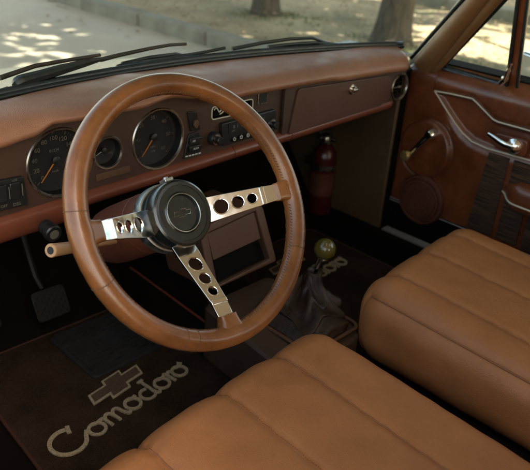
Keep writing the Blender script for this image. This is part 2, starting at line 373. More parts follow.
# heater slot with chrome surround and emblem
m = MB(); m.mesh(plate([rrect(.297, .010, .405, .034, .005)], .001, 0), frame((0, YF + .008, 0), (1, 0, 0), (0, 0, 1)))
o = m.build('heater_panel', 'blackmat', car); tag(o, 'black heater slot with a pale outline above the radio')
m = MB(); m.tube([fm @ V((*p, .0045)) for p in rrect(.2965, .0095, .4055, .0345, .006, 6)], .0011, 8, closed=True)
m.build('trim_outline', 'cream', o)
m = MB()
em = [(.304, .027), (.309, .031), (.314, .026), (.318, .021), (.323, .025), (.329, .022), (.324, .018), (.319, .0165)]
m.tube([fm @ V((*p, .002)) for p in catmull([V(e) for e in em], 6)], .0012, 6)
m.build('emblem', 'cream', o)
# radio
def rad(x0, z0, x1, z1, y0, y1, mb, mi=0): mb.box((x0, y0, z0), (x1, y1, z1), mi=mi)
RX0, RX1, RZ0, RZ1 = .317, .468, -.044, .000
rot = Matrix.Translation((.39, 0, -.022)) @ Matrix.Rotation(-math.radians(2), 4, 'Y') @ Matrix.Translation((-.39, 0, .022))
m = MB(); m.mesh(plate([rrect(RX0, RZ0 , RX1, RZ1 + .003, .004)], .007, .0015), rot @ frame((0, YF - .007, 0), (1, 0, 0), (0, 0, 1)))
radio = m.build('radio', 'black', car); tag(radio, 'black car radio with a tuning display and five round buttons')
m = MB(); m.box((.333, YF - .0152, -.022), (.440, YF - .0142, -.002), rot); m.build('radio_display', 'dial', radio, bevel=.0005)
m = MB(); f2 = rot @ frame((0, YF - .0155, 0), (1, 0, 0), (0, 0, 1))
for i in range(9):
    x = .345 + .0105 * i; m.box((x, -.012 + .0, 0), (x + .0016 + .002 * (i % 3 == 0), -.0055 + .0025 * (i % 2), .0003), f2)
m.mesh(text('AM', .006), f2 @ Matrix.Translation((.345, -.017, 0))); m.mesh(text('FM', .006), f2 @ Matrix.Translation((.405, -.017, 0)))
m.build('display_marking', 'dimwhite', radio, smooth=False)
for i in range(5):
    x = .346 + .0185 * i; k = MB(); fr = rot @ frame((x, YF - .0145, -.0335), (1, 0, 0), (0, 0, 1))
    k.lathe([(.0048, 0), (.0048, .003), (.0036, .0038)], fr, 20); k.lathe([(.0036, .0039), (.0036, .0045), (.0024, .0045), (.0024, .0039)], fr, 20, mi=1); k.build('radio_button', ['black', 'white'], radio)
for x in (.300, .456):
    k = MB(); fr = rot @ frame((x, YF - .002, -.026 + (.002 if x < .4 else 0)), (1, 0, 0), (0, 0, 1))
    k.lathe([(.0135, 0), (.0135, .012), (.0115, .015), (.008, .016), (.008, .026), (.0065, .0275)], fr, 28); k.lathe([(.0110, .0155), (.0110, .0165), (.0088, .0165)], fr, 28, mi=1); k.build('radio_knob', ['black', 'darkchrome'], radio)

# glovebox section (proud of the panel) with seam, lock, vent
YG = .276
fg = frame((0, YG, 0), (1, 0, 0), (0, 0, 1))
def g2(px, py): p = PY(px, py, YG); return (p.x, p.z)
zbx = lambda x: interp(BROW, x) + .004
x0_ = g2(284, 138)[0] - .012
VC = g2(398, 86.5)
out = [(x0_, zbx(x0_))] + [(x / 100, zbx(x / 100)) for x in range(52, 92, 4)] + [(.935, .045), (.935, -.03), (.91, zt_lip(.91) - .004), (x0_, zt_lip(x0_) - .004)]
m = MB(); m.mesh(plate([out, circle(*VC, .031, 40)], .004, .0008), fg)
gp = m.build('glovebox_surround', 'face', car)
m = MB(); m.mesh(plate([rpoly([g2(296, 88), g2(386, 74.5), g2(389, 82), g2(386, 98), g2(378, 105), g2(286, 134)], .008)], .004, .0018), frame((0, YG - .005, 0), (1, 0, 0), (0, 0, 1)))
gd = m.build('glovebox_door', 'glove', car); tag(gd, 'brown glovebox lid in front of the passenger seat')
lk = g2(349, 88)
m = MB(); fr = frame((lk[0], YG - .009, lk[1]), (1, 0, 0), (0, 0, 1)); m.lathe([(.0125, 0), (.0125, .003), (.011, .0045), (.008, .0048), (.0075, .011), (.0060, .0125)], fr, 28); m.box((-.0095, -.0013, .0124), (.0095, .0013, .0145), fr)
m.build('lock_button', 'chrome', gd)
m = MB(); m.mesh(plate([rrect(.418, .020, .446, .048, .002)], .002, .0008), frame((0, YF - .005, 0), (1, 0, 0), (0, 0, 1)))
m.mesh(plate([rrect(.4215, .0235, .4425, .0445, .001)], .0005, 0), frame((0, YF - .0074, 0), (1, 0, 0), (0, 0, 1)), 1)
o = m.build('badge_plate', ['darkchrome', 'dial'], car)
# round air vent at the passenger end
fv = frame((VC[0], YG, VC[1]), (1, 0, 0), (0, 0, 1))
m = MB(); m.lathe([(.031, .0), (.030, -.020), (.028, -.022)], fv, 40, capa=False); vent = m.build('air_vent', 'blackmat', car); tag(vent, 'round air vent with chrome ring at the passenger end of the dashboard')
m = MB(); m.lathe([(.0300, .004), (.0312, .0075), (.0335, .0080), (.0352, .0060), (.0352, .004)], fv, 48, capa=False, capb=False); m.build('vent_ring', 'darkchrome', vent)
m = MB()
for k in range(-2, 3):
    w = math.sqrt(.028**2 - (k * .010)**2); m.box((-w, k * .010 - .0006, -.012), (w, k * .010 + .0006, -.001), fv)
m.box((-.0008, -.029, -.010), (.0008, .029, .001), fv); m.build('vent_blade', 'black', vent)
m = MB(); m.box((-.029, -.0014, .001), (.029, .0014, .0035), fv); m.lathe([(.004, .001), (.004, .006), (.003, .007)], fv, 16); m.build('vent_bar', 'darkchrome', vent)

# dash lip rail
def liprow(x, w):
    zt = zt_lip(x); h = lerp(.047, .028, ss(-.035, .025, x)); y0 = YG - .004
    prof = [(YF + .005, zt + .001), (y0 + .009, zt + .001), (y0 + .003, zt - .002), (y0 - .003, zt - .008), (y0 - .002, zt - h * .6), (y0 + .006, zt - h * .9), (y0 + .02, zt - h), (YF + .03, zt - h + .002)]
    k = w * (len(prof) - 1); i = min(int(k), len(prof) - 2); t = k - i; c = [prof[max(0, i-1)], prof[i], prof[i+1], prof[min(7, i+2)]]
    def cr(j): p0, p1, p2, p3 = (q[j] for q in c); return .5 * (2*p1 + (p2-p0)*t + (2*p0-5*p1+4*p2-p3)*t*t + (3*p1-p0-3*p2+p3)*t**3)
    return V((x, cr(0) + .05 * ss(.88, .93, x) ** 2, cr(1)))
m = MB(); edges = [-.40, .352, .354, .520, .522, .905]
for a, b in ((-.40, .3520), (.3535, .5205), (.522, .915)): m.grid(lambda u, w, a=a, b=b: liprow(lerp(a, b, u), w), 70, 26)
lip = m.build('dash_rail', 'lip', car, auto=50); tag(lip, 'reddish brown padded rail along the lower edge of the dashboard')
# dark knee panel below
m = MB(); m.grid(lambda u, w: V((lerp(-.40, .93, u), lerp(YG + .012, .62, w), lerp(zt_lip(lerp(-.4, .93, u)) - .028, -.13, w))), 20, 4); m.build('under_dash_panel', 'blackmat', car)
# choke knob
k = MB(); c = PY(47, 228, .235); fr = frame(c, (1, 0, 0), (0, -.12, 1)); k.lathe([(.006, -.012), (.006, -.008), (.0125, -.006), (.0125, .002), (.010, .003), (.010, .010), (.0145, .012), (.0145, .020), (.0125, .0225)], fr, 32)
k.lathe([(.0080, .0227), (.0080, .0230), (.0072, .0230)], fr, 24, mi=1); k.mesh(text('=D', .010, .0003), fr @ Matrix.Translation((0, 0, .0229)), 1)
o = k.build('headlamp_knob', ['black', 'dimwhite'], car)

# ---------------- steering wheel
W = V((-.004, -.038, .021)); T = math.radians(32.4)
un = V((1, 0, 0)); nn = V((0, -math.cos(T), math.sin(T))); vv = V((0, math.sin(T), math.cos(T)))
WM = frame(W, un, vv)                                        # local z = nn (towards driver)
RR = .1755; rr = .0145
m = MB(); NU, NVV = 220, 28; vs = []; fs = []
ROT = math.radians(-4.5)
tabs = [ROT, math.pi + ROT, -math.pi / 2 + ROT]
for i in range(NU):
    a = 2 * math.pi * i / NU
    k = noise.noise(V((math.cos(a) * 2.5, math.sin(a) * 2.5, 1))) * .0003
    for j in range(NVV):
        b = 2 * math.pi * j / NVV; rad_ = rr + k
        # finger bumps on the far side, slight oval
        rad_ += .0004 * math.sin(a * 60) * max(0, -math.sin(b)) 
        for ta in tabs:
            d = abs((a - ta + math.pi) % (2 * math.pi) - math.pi)
            rad_ += .0022 * math.exp(-(d / .07) ** 2) * max(0, -math.cos(b)) 
        r = RR + rad_ * math.cos(b); vs.append(WM @ V((r * math.cos(a), r * math.sin(a), rad_ * 1.05 * math.sin(b))))
for i in range(NU):
    for j in range(NVV): fs.append((i*NVV+j, i*NVV+(j+1)%NVV, ((i+1)%NU)*NVV+(j+1)%NVV, ((i+1)%NU)*NVV+j))
m.add(vs, fs)
wheel = m.build('steering_wheel', 'rim', car, auto=0); tag(wheel, 'three spoke steering wheel with stitched tan leather rim')
# leather tabs where spokes enter the rim
for a in tabs:
    c, s_ = math.cos(a), math.sin(a); R_ = Matrix.Rotation(a, 4, 'Z')
    k = MB()
    def tabpt(u, w, R_=R_):
        r = lerp(.147, .168, u); hw = lerp(.0135, .019, u ** 2); hh = lerp(.0075, .0135, u); ang = 2 * math.pi * w
        cx = math.copysign(abs(math.cos(ang)) ** .45, math.cos(ang)); sx = math.copysign(abs(math.sin(ang)) ** .45, math.sin(ang))
        return WM @ R_ @ V((r, hw * cx, hh * sx - .001))
    k.grid(tabpt, 8, 28); k.add([tabpt(0, j / 28) for j in range(28)], [tuple(range(28))])
    k.build('leather_tab', 'rim', wheel, auto=60)
# stitches along the inner edge, and the butt seams
for t0, t1 in ((tabs[2] + .11, tabs[0] - .11), (tabs[0] + .11, tabs[1] - .11), (tabs[1] + .11, tabs[2] + 2 * math.pi - .11)):
    k = MB(); n_ = int((t1 - t0) / .0273)
    for i in range(n_):
        a = t0 + i * .0273
        b = math.radians(150); r = rr * 1.015
        p1 = V(((RR + r*math.cos(b)) * math.cos(a), (RR + r*math.cos(b)) * math.sin(a), r * math.sin(b)))
        b2 = math.radians(163); a2 = a + .012; p2 = V(((RR + r*math.cos(b2)) * math.cos(a2), (RR + r*math.cos(b2)) * math.sin(a2), r * math.sin(b2)))
        k.tube([WM @ p1, WM @ p2], .0006, 5)
    k.build('stitching', 'stitch', wheel)
for a in (-2.12, -2.02, 2.9, -.62, -2.86):
    k = MB(); pts = []
    for j in range(24):
        b = 2 * math.pi * j / 24; r = rr * 1.006; a_ = a + .012 * math.sin(b)
        pts.append(WM @ V(((RR + r*math.cos(b)) * math.cos(a_), (RR + r*math.cos(b)) * math.sin(a_), r * 1.05 * math.sin(b))))
    k.tube(pts, .00055, 5, closed=True); k.build('leather_seam', 'stitch', wheel)
# spokes, dished towards the hub
DH = -.060
def spoke(a, w0=.0185, w1=.0115):
    R_ = Matrix.Rotation(a, 4, 'Z')
    pin = V((.040, 0, DH)); kn = V((.128, 0, DH * .18)); pout = V((.160, 0, -.001))
    L1 = (kn - pin).length; L2 = (pout - kn).length; d1 = (kn - pin).normalized(); d2 = (pout - kn).normalized()
    f1 = WM @ R_ @ frame(pin, d1, (0, 1, 0)); f2 = WM @ R_ @ frame(kn, d2, (0, 1, 0))
    k = MB(); wk = lerp(w0, w1, .72)
    holes = [circle(L1 * .36, 0, .0110), circle(L1 * .615, 0, .0092), circle(L1 * .83, 0, .0075)]
    k.mesh(plate([[(0, -w0), (L1 * .2, -w0), (L1 - .002, -wk), (L1 - .002, wk), (L1 * .2, w0), (0, w0)]] + holes, .0022, .0009, 3), f1)
    k.mesh(plate([rrect(-.004, -wk, .0035, wk, .002)], .0030, .0012, 3), f2)                # raised rib
    k.mesh(plate([[(.003, -wk + .0004), (L2, -w1), (L2, w1), (.003, wk - .0004)]], .0020, .0008, 2), f2)
    for (cx, cy) in ((L1 * .36, .0112), (L1 * .615, .0094), (L1 * .83, .0077)):              # rolled rings round the holes
        k.tube([f1 @ V((cx + cy * math.cos(q * math.pi / 16), cy * math.sin(q * math.pi / 16), .0020)) for q in range(32)], .0009, 6, closed=True)
    k.build('spoke', 'chrome', wheel)
for a in tabs: spoke(a)
HM = WM @ Matrix.Translation((.004, .003, 0)) @ Matrix.Rotation(ROT, 4, 'Z') @ Matrix.Diagonal((.885, .885, 1, 1))
# hub: aluminium collar, black boss, ringed cap
k = MB(); k.lathe([(.047, -.100), (.054, -.100), (.0570, -.094), (.0575, -.084), (.0560, -.078), (.050, -.076)], HM, 64); k.build('hub_collar', 'alu', wheel)
k = MB(); k.lathe([(.050, -.084), (.0535, -.080), (.0545, -.072), (.0545, -.0655), (.0530, -.064), (.0530, -.062), (.0550, -.060), (.0552, -.046), (.0535, -.0415), (.0500, -.0395), (.0450, -.0400), (.0445, -.0412), (.0340, -.0415), (.0320, -.0400), (.0300, -.0400), (.0285, -.0425), (.0280, -.0440)], HM, 96)
hub = k.build('hub', 'hub', wheel, auto=25)
k = MB(); k.tube([HM @ V((.0308 * math.cos(q * math.pi / 36), .0308 * math.sin(q * math.pi / 36), -.0398)) for q in range(72)], .0008, 8, closed=True); k.build('hub_ring', 'alu', wheel)
BT = [(x + .38 * y, y) for x, y in [(-.46,-.10),(-.17,-.10),(-.17,-.19),(.17,-.19),(.17,-.10),(.46,-.10),(.46,.10),(.17,.10),(.17,.19),(-.17,.19),(-.17,.10),(-.46,.10)]]
k = MB(); k.tube([HM @ V((x * .034, y * .034, -.0436)) for x, y in BT], .00055, 6, closed=True); k.build('horn_emblem', 'darkchrome', wheel)
k = MB(); kf = HM @ Matrix.Rotation(math.radians(97), 4, 'Z') @ frame((.0555, 0, -.052), (0, 1, 0), (0, 0, 1))
k.box((-.008, -.008, -.001), (.008, .008, .004), kf); k.lathe([(.004, .004), (.004, .006), (.003, .007)], kf, 16); k.build('hub_clip', 'alu', wheel, bevel=.001)
# column shroud
sh = [(-.090, .0430), (-.100, .0440), (-.125, .0450), (-.17, .0460), (-.215, .0465), (-.24, .045), (-.26, .040)]
k = MB(); k.lathe([(r, z) for z, r in sh], WM @ Matrix.Translation((0, .006, 0)), 48); col = k.build('steering_column', 'shroud', car, auto=50)
k = MB(); k.lathe([(.0448, -.126), (.0456, -.128), (.0450, -.130)], WM @ Matrix.Translation((0, .006, 0)), 48); k.build('column_seam', 'shroud', col)
# stalk
a_ = PY(51, 250.5, .045); b_ = W + nn * -.17 + un * -.03 + vv * -.005
k = MB(); dr = (a_ - b_).normalized(); k.tube([b_, b_ + (a_ - b_) * .62], .0045, 12); k.tube([b_ + (a_ - b_) * .6, b_ + (a_ - b_) * .63, b_ + (a_ - b_) * .95, a_], [.006, .0078, .0088, .0092], 20)
k.tube([a_ - dr * .0005, a_ + dr * .0012], [.0092, .0086], 20); k.tube([a_ + dr * .0008, a_ + dr * .0014], [.0052, .0052], 16, mi=1)
k.build('indicator_stalk', ['stalk', 'dial'], car)

# ---------------- console housing
TL = PY(200, 228, .225); TR = PY(262, 204, .225); HD = V((0, -.055, -.148)); cn = (TR - TL).cross(HD)
def PC(px, py): return P(px, py, TL, cn)
mid = (TL + TR) / 2; 
fc = frame(TL, TR - TL, V((0, 0, 1)) * 1 + V((0, .37, 0)))
inv = fc.inverted()
def pc2(px, py): q = inv @ P(px, py, TL, fc.to_3x3() @ V((0, 0, 1))); return (q.x, q.y)
outl = rpoly([pc2(199, 229), pc2(256, 203), pc2(263, 206), pc2(277, 261), pc2(212, 291)], .009)
hole = rpoly([pc2(208, 233.5), pc2(256, 211), pc2(270, 259), pc2(218, 285)], .003)
m = MB(); m.mesh(plate([outl, hole], .010, .003, 3), fc @ Matrix.Translation((0, 0, -.010)))
for p in (0,):
    ol2 = [V((x, y, -.018)) for x, y in outl]; m.prism([fc @ v for v in ol2], V((0, .12, -.01)))
cons = m.build('centre_console', 'console', car); tag(cons, 'brown plastic console box with a blank upper panel and an open pocket')
m = MB(); m.mesh(plate([rpoly([pc2(208.7, 234), pc2(255.8, 212), pc2(262.3, 238.5), pc2(215.2, 260.5)], .002)], .004, .001), fc @ Matrix.Translation((0, 0, -.009))); m.build('blank_panel', 'console', cons)
m = MB(); q = [pc2(214, 261), pc2(263, 239), pc2(271, 260), pc2(218, 287)]; m.prism([fc @ V((x, y, -.0175)) for x, y in q], fc.to_3x3() @ V((0, 0, .0008))); m.build('pocket', 'blackmat', cons)
m = MB(); m.tube([fc @ V((*pc2(218.5, 284), -.002)), fc @ V((*pc2(270, 258.5), -.002))], .0012, 8); m.build('pocket_edge', 'console2', cons)
# console base / tunnel
m = MB()
def tun(u, w):
    y = lerp(-.75, .66, u); a = lerp(-1, 1, w); x = .352 + .098 * a; h = -.405 + .055 * ss(.1, .5, y); prof = (1 - abs(a) ** 5); return V((x + .015 * (a if abs(a) > .9 else 0), y, lerp(-.505, h, prof ** .6)))
m.grid(tun, 60, 40); tn = m.build('transmission_tunnel', 'carpet', car); m = MB(); m.tube([V((.252, -.1, -.425)), V((.252, .5, -.40))], .003, 8); m.build('carpet_binding', 'lip', tn)
m = MB(); 
def PZ3(px, py, z): return PZ(px, py, z)
cb = [PZ3(216, 303, -.335), PZ3(275, 272, -.335)]
base = [(.215, .200), (.405, .200), (.425, -.02), (.405, -.06), (.225, -.06), (.205, -.02)]
vs = []; rp = rpoly(base, .02)
zt = lambda y: -.338 - .12 * (.2 - y) * .55
m.add([V((x, y, -.46)) for x, y in rp] + [V((.315 + (x - .315), y, zt(y) - .006)) for x, y in rp] + [V((.315 + (x - .315) * .95, .07 + (y - .07) * .96, zt(y))) for x, y in rp],
      [(i, (i+1) % len(rp), (i+1) % len(rp) + len(rp), i + len(rp)) for i in range(len(rp))] + [(i + len(rp), (i+1) % len(rp) + len(rp), (i+1) % len(rp) + 2*len(rp), i + 2*len(rp)) for i in range(len(rp))] + [tuple(range(2*len(rp), 3*len(rp)))])
m.build('console_base', 'console2', car, auto=30)
# gear lever
kc = PY(325, 249, .075); 
bc = V((.345, .045, zt(.045)))
gl = MB()
tp = kc + V((-.012, .01, -.050))
def bootpt(u, w):
    a = 2 * math.pi * w; t = u; z = lerp(bc.z + .001, tp.z, t ** .85)
    cx = math.copysign(abs(math.cos(a)) ** .55, math.cos(a)); sy = math.copysign(abs(math.sin(a)) ** .55, math.sin(a))
    sq = 1 - ss(0, .8, t); X = lerp(math.cos(a), cx, sq); Y = lerp(math.sin(a), sy, sq)
    rx = lerp(.070, .016, ss(.05, .95, t) ** .75); ry = lerp(.085, .016, ss(.05, .95, t) ** .75)
    fold = 1 + (.13 * math.sin(5 * a + 7 * t) + .07 * math.sin(9 * a - 5 * t + 1) + .13 * math.sin(3 * a + 12 * t) + .16 * noise.noise(V((math.cos(a) * 1.6, math.sin(a) * 1.6, t * 9))) + .09 * math.sin(26 * t + 2 * math.sin(a * 2 + 1))) * math.sin(math.pi * min(1, t * 1.05)) 
    c = bc.lerp(tp, t ** 1.2)
    zz = z + .010 * math.sin(4 * a + 9 * t) * math.sin(math.pi * t)
    return V((c.x + rx * X * fold, c.y + ry * Y * fold, zz))
gl.grid(bootpt, 60, 120); boot = gl.build('gear_boot', 'boot', car, auto=0); tag(boot, 'creased dark leather gear lever boot')
m = MB(); m.tube([V((bc.x + .074 * x, bc.y + .09 * y, bc.z + .002)) for x, y in rrect(-1, -1, 1, 1, .25)], .004, 8, closed=True, flat=((0, 0, 1), .6)); m.build('boot_frame', 'console', boot)
m = MB(); m.tube([tp + V((0, 0, -.02)), tp + V((.004, -.002, .01)), kc], .0055, 14); lev = m.build('gear_lever', 'chrome', car)
m = MB(); m.lathe([(.0225 * math.sin(math.pi * i / 24) + .0001, -.0225 * math.cos(math.pi * i / 24)) for i in range(25)], Matrix.Translation(kc), 48)
m.lathe([(.008, -.028), (.0095, -.024), (.010, -.018)], Matrix.Translation(kc), 24, mi=1); kb = m.build('gear_knob', ['knobgreen', 'chrome'], lev, auto=0); tag(kb, 'glossy olive ball gear knob with pale shift numbers')
kd = (CAM - kc + V((.15, 0, .12))).normalized(); kf = frame(kc + kd * .0223, V((.7, -.7, 0)), V((0, .3, 1)))
m = MB(); 
for t, x, y in (('1', -.006, .006), ('3', .001, .006), ('5', .007, .005), ('2', -.006, -.006), ('4', .001, -.006), ('R', .007, -.005)): m.mesh(text(t, .0065, .0003), kf @ Matrix.Translation((x, y, -.0012)))
m.build('shift_pattern', 'white', lev, smooth=False)

# ---------------- floor, toe board, kick panels, sills
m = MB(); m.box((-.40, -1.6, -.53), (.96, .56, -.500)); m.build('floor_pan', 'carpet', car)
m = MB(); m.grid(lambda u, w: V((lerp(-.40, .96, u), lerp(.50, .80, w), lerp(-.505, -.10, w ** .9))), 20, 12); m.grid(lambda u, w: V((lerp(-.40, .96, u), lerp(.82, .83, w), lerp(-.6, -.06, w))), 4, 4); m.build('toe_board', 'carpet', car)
for sx, x in ((1, .950), (-1, -.372)):
    m = MB(); m.box((x, .292, -.425), (x + .012 * sx, .80, -.03)); o = m.build('kick_panel', 'kick', car, bevel=.004)
    m = MB(); m.box((x + .012 * sx, .300, -.60), (x + .10 * sx, .34, .02)); m.build('door_jamb', 'blackmat', o)
for sx, x in ((1, .950), (-1, -.372)):
    m = MB(); m.box((min(x - .004 * sx, x + .10 * sx), -1.0, -.60), (max(x - .004 * sx, x + .10 * sx), .80, -.428)); o = m.build('door_sill', 'carpet', car, bevel=.006)
    m = MB()
    xs = sorted((x + .006 * sx, x + .036 * sx)); m.box((xs[0], -.62, -.4275), (xs[1], .285, -.4235))
    for q in range(3): m.tube([V((xs[0] + .006 + .009 * q, -.62, -.423)), V((xs[0] + .006 + .009 * q, .285, -.423))], .0014, 6)
    m.build('scuff_plate', 'sill', o)

# pedals
def pedal(px, py, y, w, h, label):
    c = PY(px, py, y); fr = frame(c, (1, 0, 0), (0, .5, 1))
    m = MB(); m.mesh(plate([rrect(-w/2, -h/2, w/2, h/2, .010)], .007, .002), fr); o = m.build('pedal', 'pedalrub', car); tag(o, label)
    k = MB(); nx, ny = 9, 7
    for i in range(nx):
        for j in range(ny): 
            if (i + j) % 2: continue
            x = lerp(-w*.42, w*.42, i/(nx-1)); y_ = lerp(-h*.38, h*.38, j/(ny-1)); k.box((x-.003, y_-.003, .0065), (x+.003, y_+.003, .0088), fr @ Matrix.Translation((x, y_, 0)) @ Matrix.Rotation(.78, 4, 'Z') @ Matrix.Translation((-x, -y_, 0)))
    k.build('pedal_tread', 'pedalrub', o)
    k = MB(); k.tube([c, c + V((0, .06, .04)), c + V((.005, .16, .22))], .008, 8); k.build('pedal_arm', 'black', o)
pedal(50, 303, .50, .078, .068, 'black square brake pedal with cross hatched tread')
pedal(-22, 318, .50, .078, .068, 'black square clutch pedal beside the brake pedal')
pedal(118, 290, .56, .05, .12, 'narrow black accelerator pedal')

# ---------------- seats
SBUL = .0045
def make_seat(cx, yf, zt, hw, skew, seams, label):
    D = .50; hz = .085; cy = yf + .0 - D / 2; cz = zt - hz
    hx, hy = hw, D / 2; rad_ = .062
    # local frame: origin cushion centre, skewed slightly in plan
    def S(px, py, pz, lift=0.):
        q = V((px * hx, py * hy, pz * hz)); inn = V((max(-hx + rad_, min(hx - rad_, q.x)), max(-hy + rad_, min(hy - rad_, q.y)), max(-hz + rad_, min(hz - rad_, q.z))))
        d = q - inn; nrm = d.normalized() if d.length > 1e-6 else V((0, 0, 1)); p = inn + nrm * rad_ if d.length > 1e-6 else q
        x = q.x; ed = [-hx] + seams + [hx]; bul = 0
        for a, b in zip(ed, ed[1:]):
            if a <= x <= b: t = (x - a) / (b - a); bul = (1 - abs(2 * t - 1) ** 3.2)
        crown = .018 * (1 - (q.x / hx) ** 2) * (1 - max(0, -q.y / hy) ** 4)
        up = max(0, nrm.z); frn = max(0, nrm.y)
        nz = noise.noise(V((q.x * 9 + cx * 5, q.y * 9, q.z * 5))) * .0025 + noise.noise(V((q.x * 30, q.y * 24 + cx, q.z * 20))) * .0011 - .0035 * math.exp(-(min(abs(x - sm) for sm in seams) / .006) ** 2) + .0009 * math.sin(q.y * 190 + 5 * noise.noise(V((q.y * 14, x * 20, cx)))) * math.exp(-(min(abs(x - sm) for sm in seams) / .016) ** 2)
        p = p + nrm * (SBUL * bul * (up + frn) + lift + nz) + V((0, 0, crown * up))
        p.z -= .018 * (.5 - .5 * q.y / hy) * up
        return V((cx + p.x, cy + p.y + skew * p.x, cz + p.z))
    mb = MB(); NX, NY, NZ = 96, 88, 26
    def face(f, nu, nv): mb.grid(f, nu, nv)
    e = lambda t: 2 * t - 1
    face(lambda u, w: S(e(u), e(w), 1), NX, NY); face(lambda u, w: S(e(u), e(w), -1), 12, 12)
    face(lambda u, w: S(e(u), 1, e(w)), NX, NZ); face(lambda u, w: S(e(u), -1, e(w)), NX, NZ)
    face(lambda u, w: S(1, e(u), e(w)), NY, NZ); face(lambda u, w: S(-1, e(u), e(w)), NY, NZ)
    me = bpy.data.meshes.new('tmp'); me.from_pydata(mb.v, [], mb.f); bm = bmesh.new(); bm.from_mesh(me); bmesh.ops.remove_doubles(bm, verts=bm.verts, dist=.0004); bm.to_mesh(me); bm.free()
    m2 = MB(); m2.mesh(me, Matrix()); st = m2.build('seat', 'seat', car, auto=0); tag(st, label)
    for i, sx in enumerate(seams):
        px = sx / hx; path = [S(px, 1, e(t / 30), .0005) for t in range(31)] + [S(px, 1 - 2 * t / 90, 1, .0005) for t in range(1, 91)]
        if i != 1:
            k = MB(); k.tube(path, .0019, 8); k.build('piping', 'seatpipe', st)
        else:
            k = MB()
            acc = 0
            pts = catmull(path[20:], 3)
            for a, b in zip(pts[::2], pts[1::2]): 
                k.tube([a + V((0, 0, .0004)), a.lerp(b, .8) + V((0, 0, .0004))], .0007, 4)
            k.build('stitching', 'seatstitch', st)
    for sx in (-1, 1):
        path = [S(sx, 1, e(t / 20), .0012) for t in range(21)] + [S(sx, 1 - 2 * t / 60, 1, .0012) for t in range(1, 61)]
        k = MB(); k.tube(path, .0021, 8); k.build('piping', 'seatpipe', st)
    # base and backrest
    k = MB(); k.box((cx - hx + .04, cy - hy + .04, -.495), (cx + hx - .04, cy + hy - .06, cz - hz + .01)); k.build('seat_base', 'blackmat', st)
    def B(u, w):
        a = e(u); t = w; th = lerp(.0, 1, t)
        return a, th
    k = MB()
    def back(u, w, s):
        a = e(u); z = lerp(zt - .06, .31, w); edge = 1 - (abs(a) ** 6) * .55; dep = .055 * edge * (1 - ss(.86, 1, w) * .8)
        bul = 0; ed = [-hx] + seams + [hx]; x = a * hx
        for p, q in zip(ed, ed[1:]):
            if p <= x <= q: t = (x - p) / (q - p); bul = .005 * (1 - abs(2 * t - 1) ** 3.2)
        y = cy - hy - .03 - .42 * (z - zt) + s * dep + (bul if s > 0 else 0)
        return V((cx + x * (1 - .06 * ss(.8, 1, w) ) , y + skew * x, z))
    k.grid(lambda u, w: back(u, w, 1), 60, 30); k.grid(lambda u, w: back(u, w, -1), 60, 30)
    k.grid(lambda u, w: back(0, u, e(w)), 30, 4); k.grid(lambda u, w: back(1, u, e(w)), 30, 4); k.grid(lambda u, w: back(u, 1, e(w)), 60, 4)
    k.build('backrest', 'seat', st, auto=60)
    return st
make_seat(-.010, -.080, -.248, .268, .07, [-.148, -.006, .125], 'nearer tan leather seat cushion, in front of the steering wheel')
make_seat(.618, -.018, -.250, .220, .07, [-.135, -.008, .118], 'farther tan leather seat cushion, beside the passenger door')

# ---------------- passenger door (inner face at X = 1.0)
DX = 1.0
T2 = [(.220, -.018), (.147, -.083), (.120, -.103), (.090, -.116), (.048, -.121), (-.064, -.118), (-.3, -.118), (-.62, -.118)]
T1 = [(.220, -.018), (.170, -.014), (.113, -.012), (.100, -.018), (.049, -.047), (.035, -.050), (-.047, -.050), (-.3, -.050), (-.62, -.050)]
def polyz(tab, y):
    for (a, p), (b, q) in zip(tab, tab[1:]):
        if b <= y <= a: return lerp(p, q, (a - y) / (a - b))
    return tab[-1][1] if y < tab[-1][0] else None
PC_ = (.215, -.172)
def doorx(y, z):
    h = 0.
    # upper padded roll
    h -= .012 * ss(-.02, .022, z) * 0
    dpad = math.hypot(y - PC_[0], z - PC_[1])
    h += .010 * (1 - ss(.072, .080, dpad)) - .004 * math.exp(-((dpad - .081) / .004) ** 2)
    if y < .22:
        a = polyz(T1, y); b = polyz(T2, y)
        ins = min(a - z, z - b); h += -.008 * ss(0, .012, ins)
        h += .006 * ss(0, -.014, a - z) * (1 - ss(.0, .03, z)) 
        # lower side soft shoulder
        h += .006 * ss(0, .02, b - z) * (1 - ss(.14, .2, y))
    # edge roundings
    h -= .03 * ss(.285, .335, y) ** 2
    h += noise.noise(V((y * 12, z * 12, 3))) * .0022
    t = max(0, (z - .005) / .040); h -= .045 * t ** 2.2
    return DX - h
m = MB(); m.grid(lambda u, w: (lambda y, z: V((doorx(y, z), y, z)))(lerp(.335, -.62, u), lerp(-.342, .045, w)), 240, 130)
door = m.build('passenger_door', 'door', car, auto=0); tag(door, 'passenger door panel in reddish brown leather with cream trim lines')
# body of door behind it
m = MB(); m.box((DX + .035, -.62, -.60), (DX + .085, .33, .035)); m.box((DX + .040, -.62, .02), (DX + .11, .33, .047)); m.build('door_shell', 'blackmat', door, bevel=.004)
def trim(tab, name, r=.0026, mat='cream', off=.0015, n=10, x=None):
    pts = []
    for (a, p), (b, q) in zip(tab, tab[1:]):
        k = max(2, int(math.hypot(a - b, p - q) / .01))
        for i in range(k): pts.append((lerp(a, b, i / k), lerp(p, q, i / k)))
    pts.append(tab[-1]); mb = MB()
    P3 = [V(((doorx(y, z) if x is None else x) - off, y, z)) for y, z in pts]
    # smooth x
    P3 = [V((sum(P3[max(0, min(len(P3)-1, i+d))].x for d in (-1, 0, 1)) / 3, p.y, p.z)) for i, p in enumerate(P3)]
    mb.tube(P3, r, n); return mb.build(name, mat, door)
trim(T1, 'trim_piping', .0020); trim(T2, 'trim_piping', .0020)
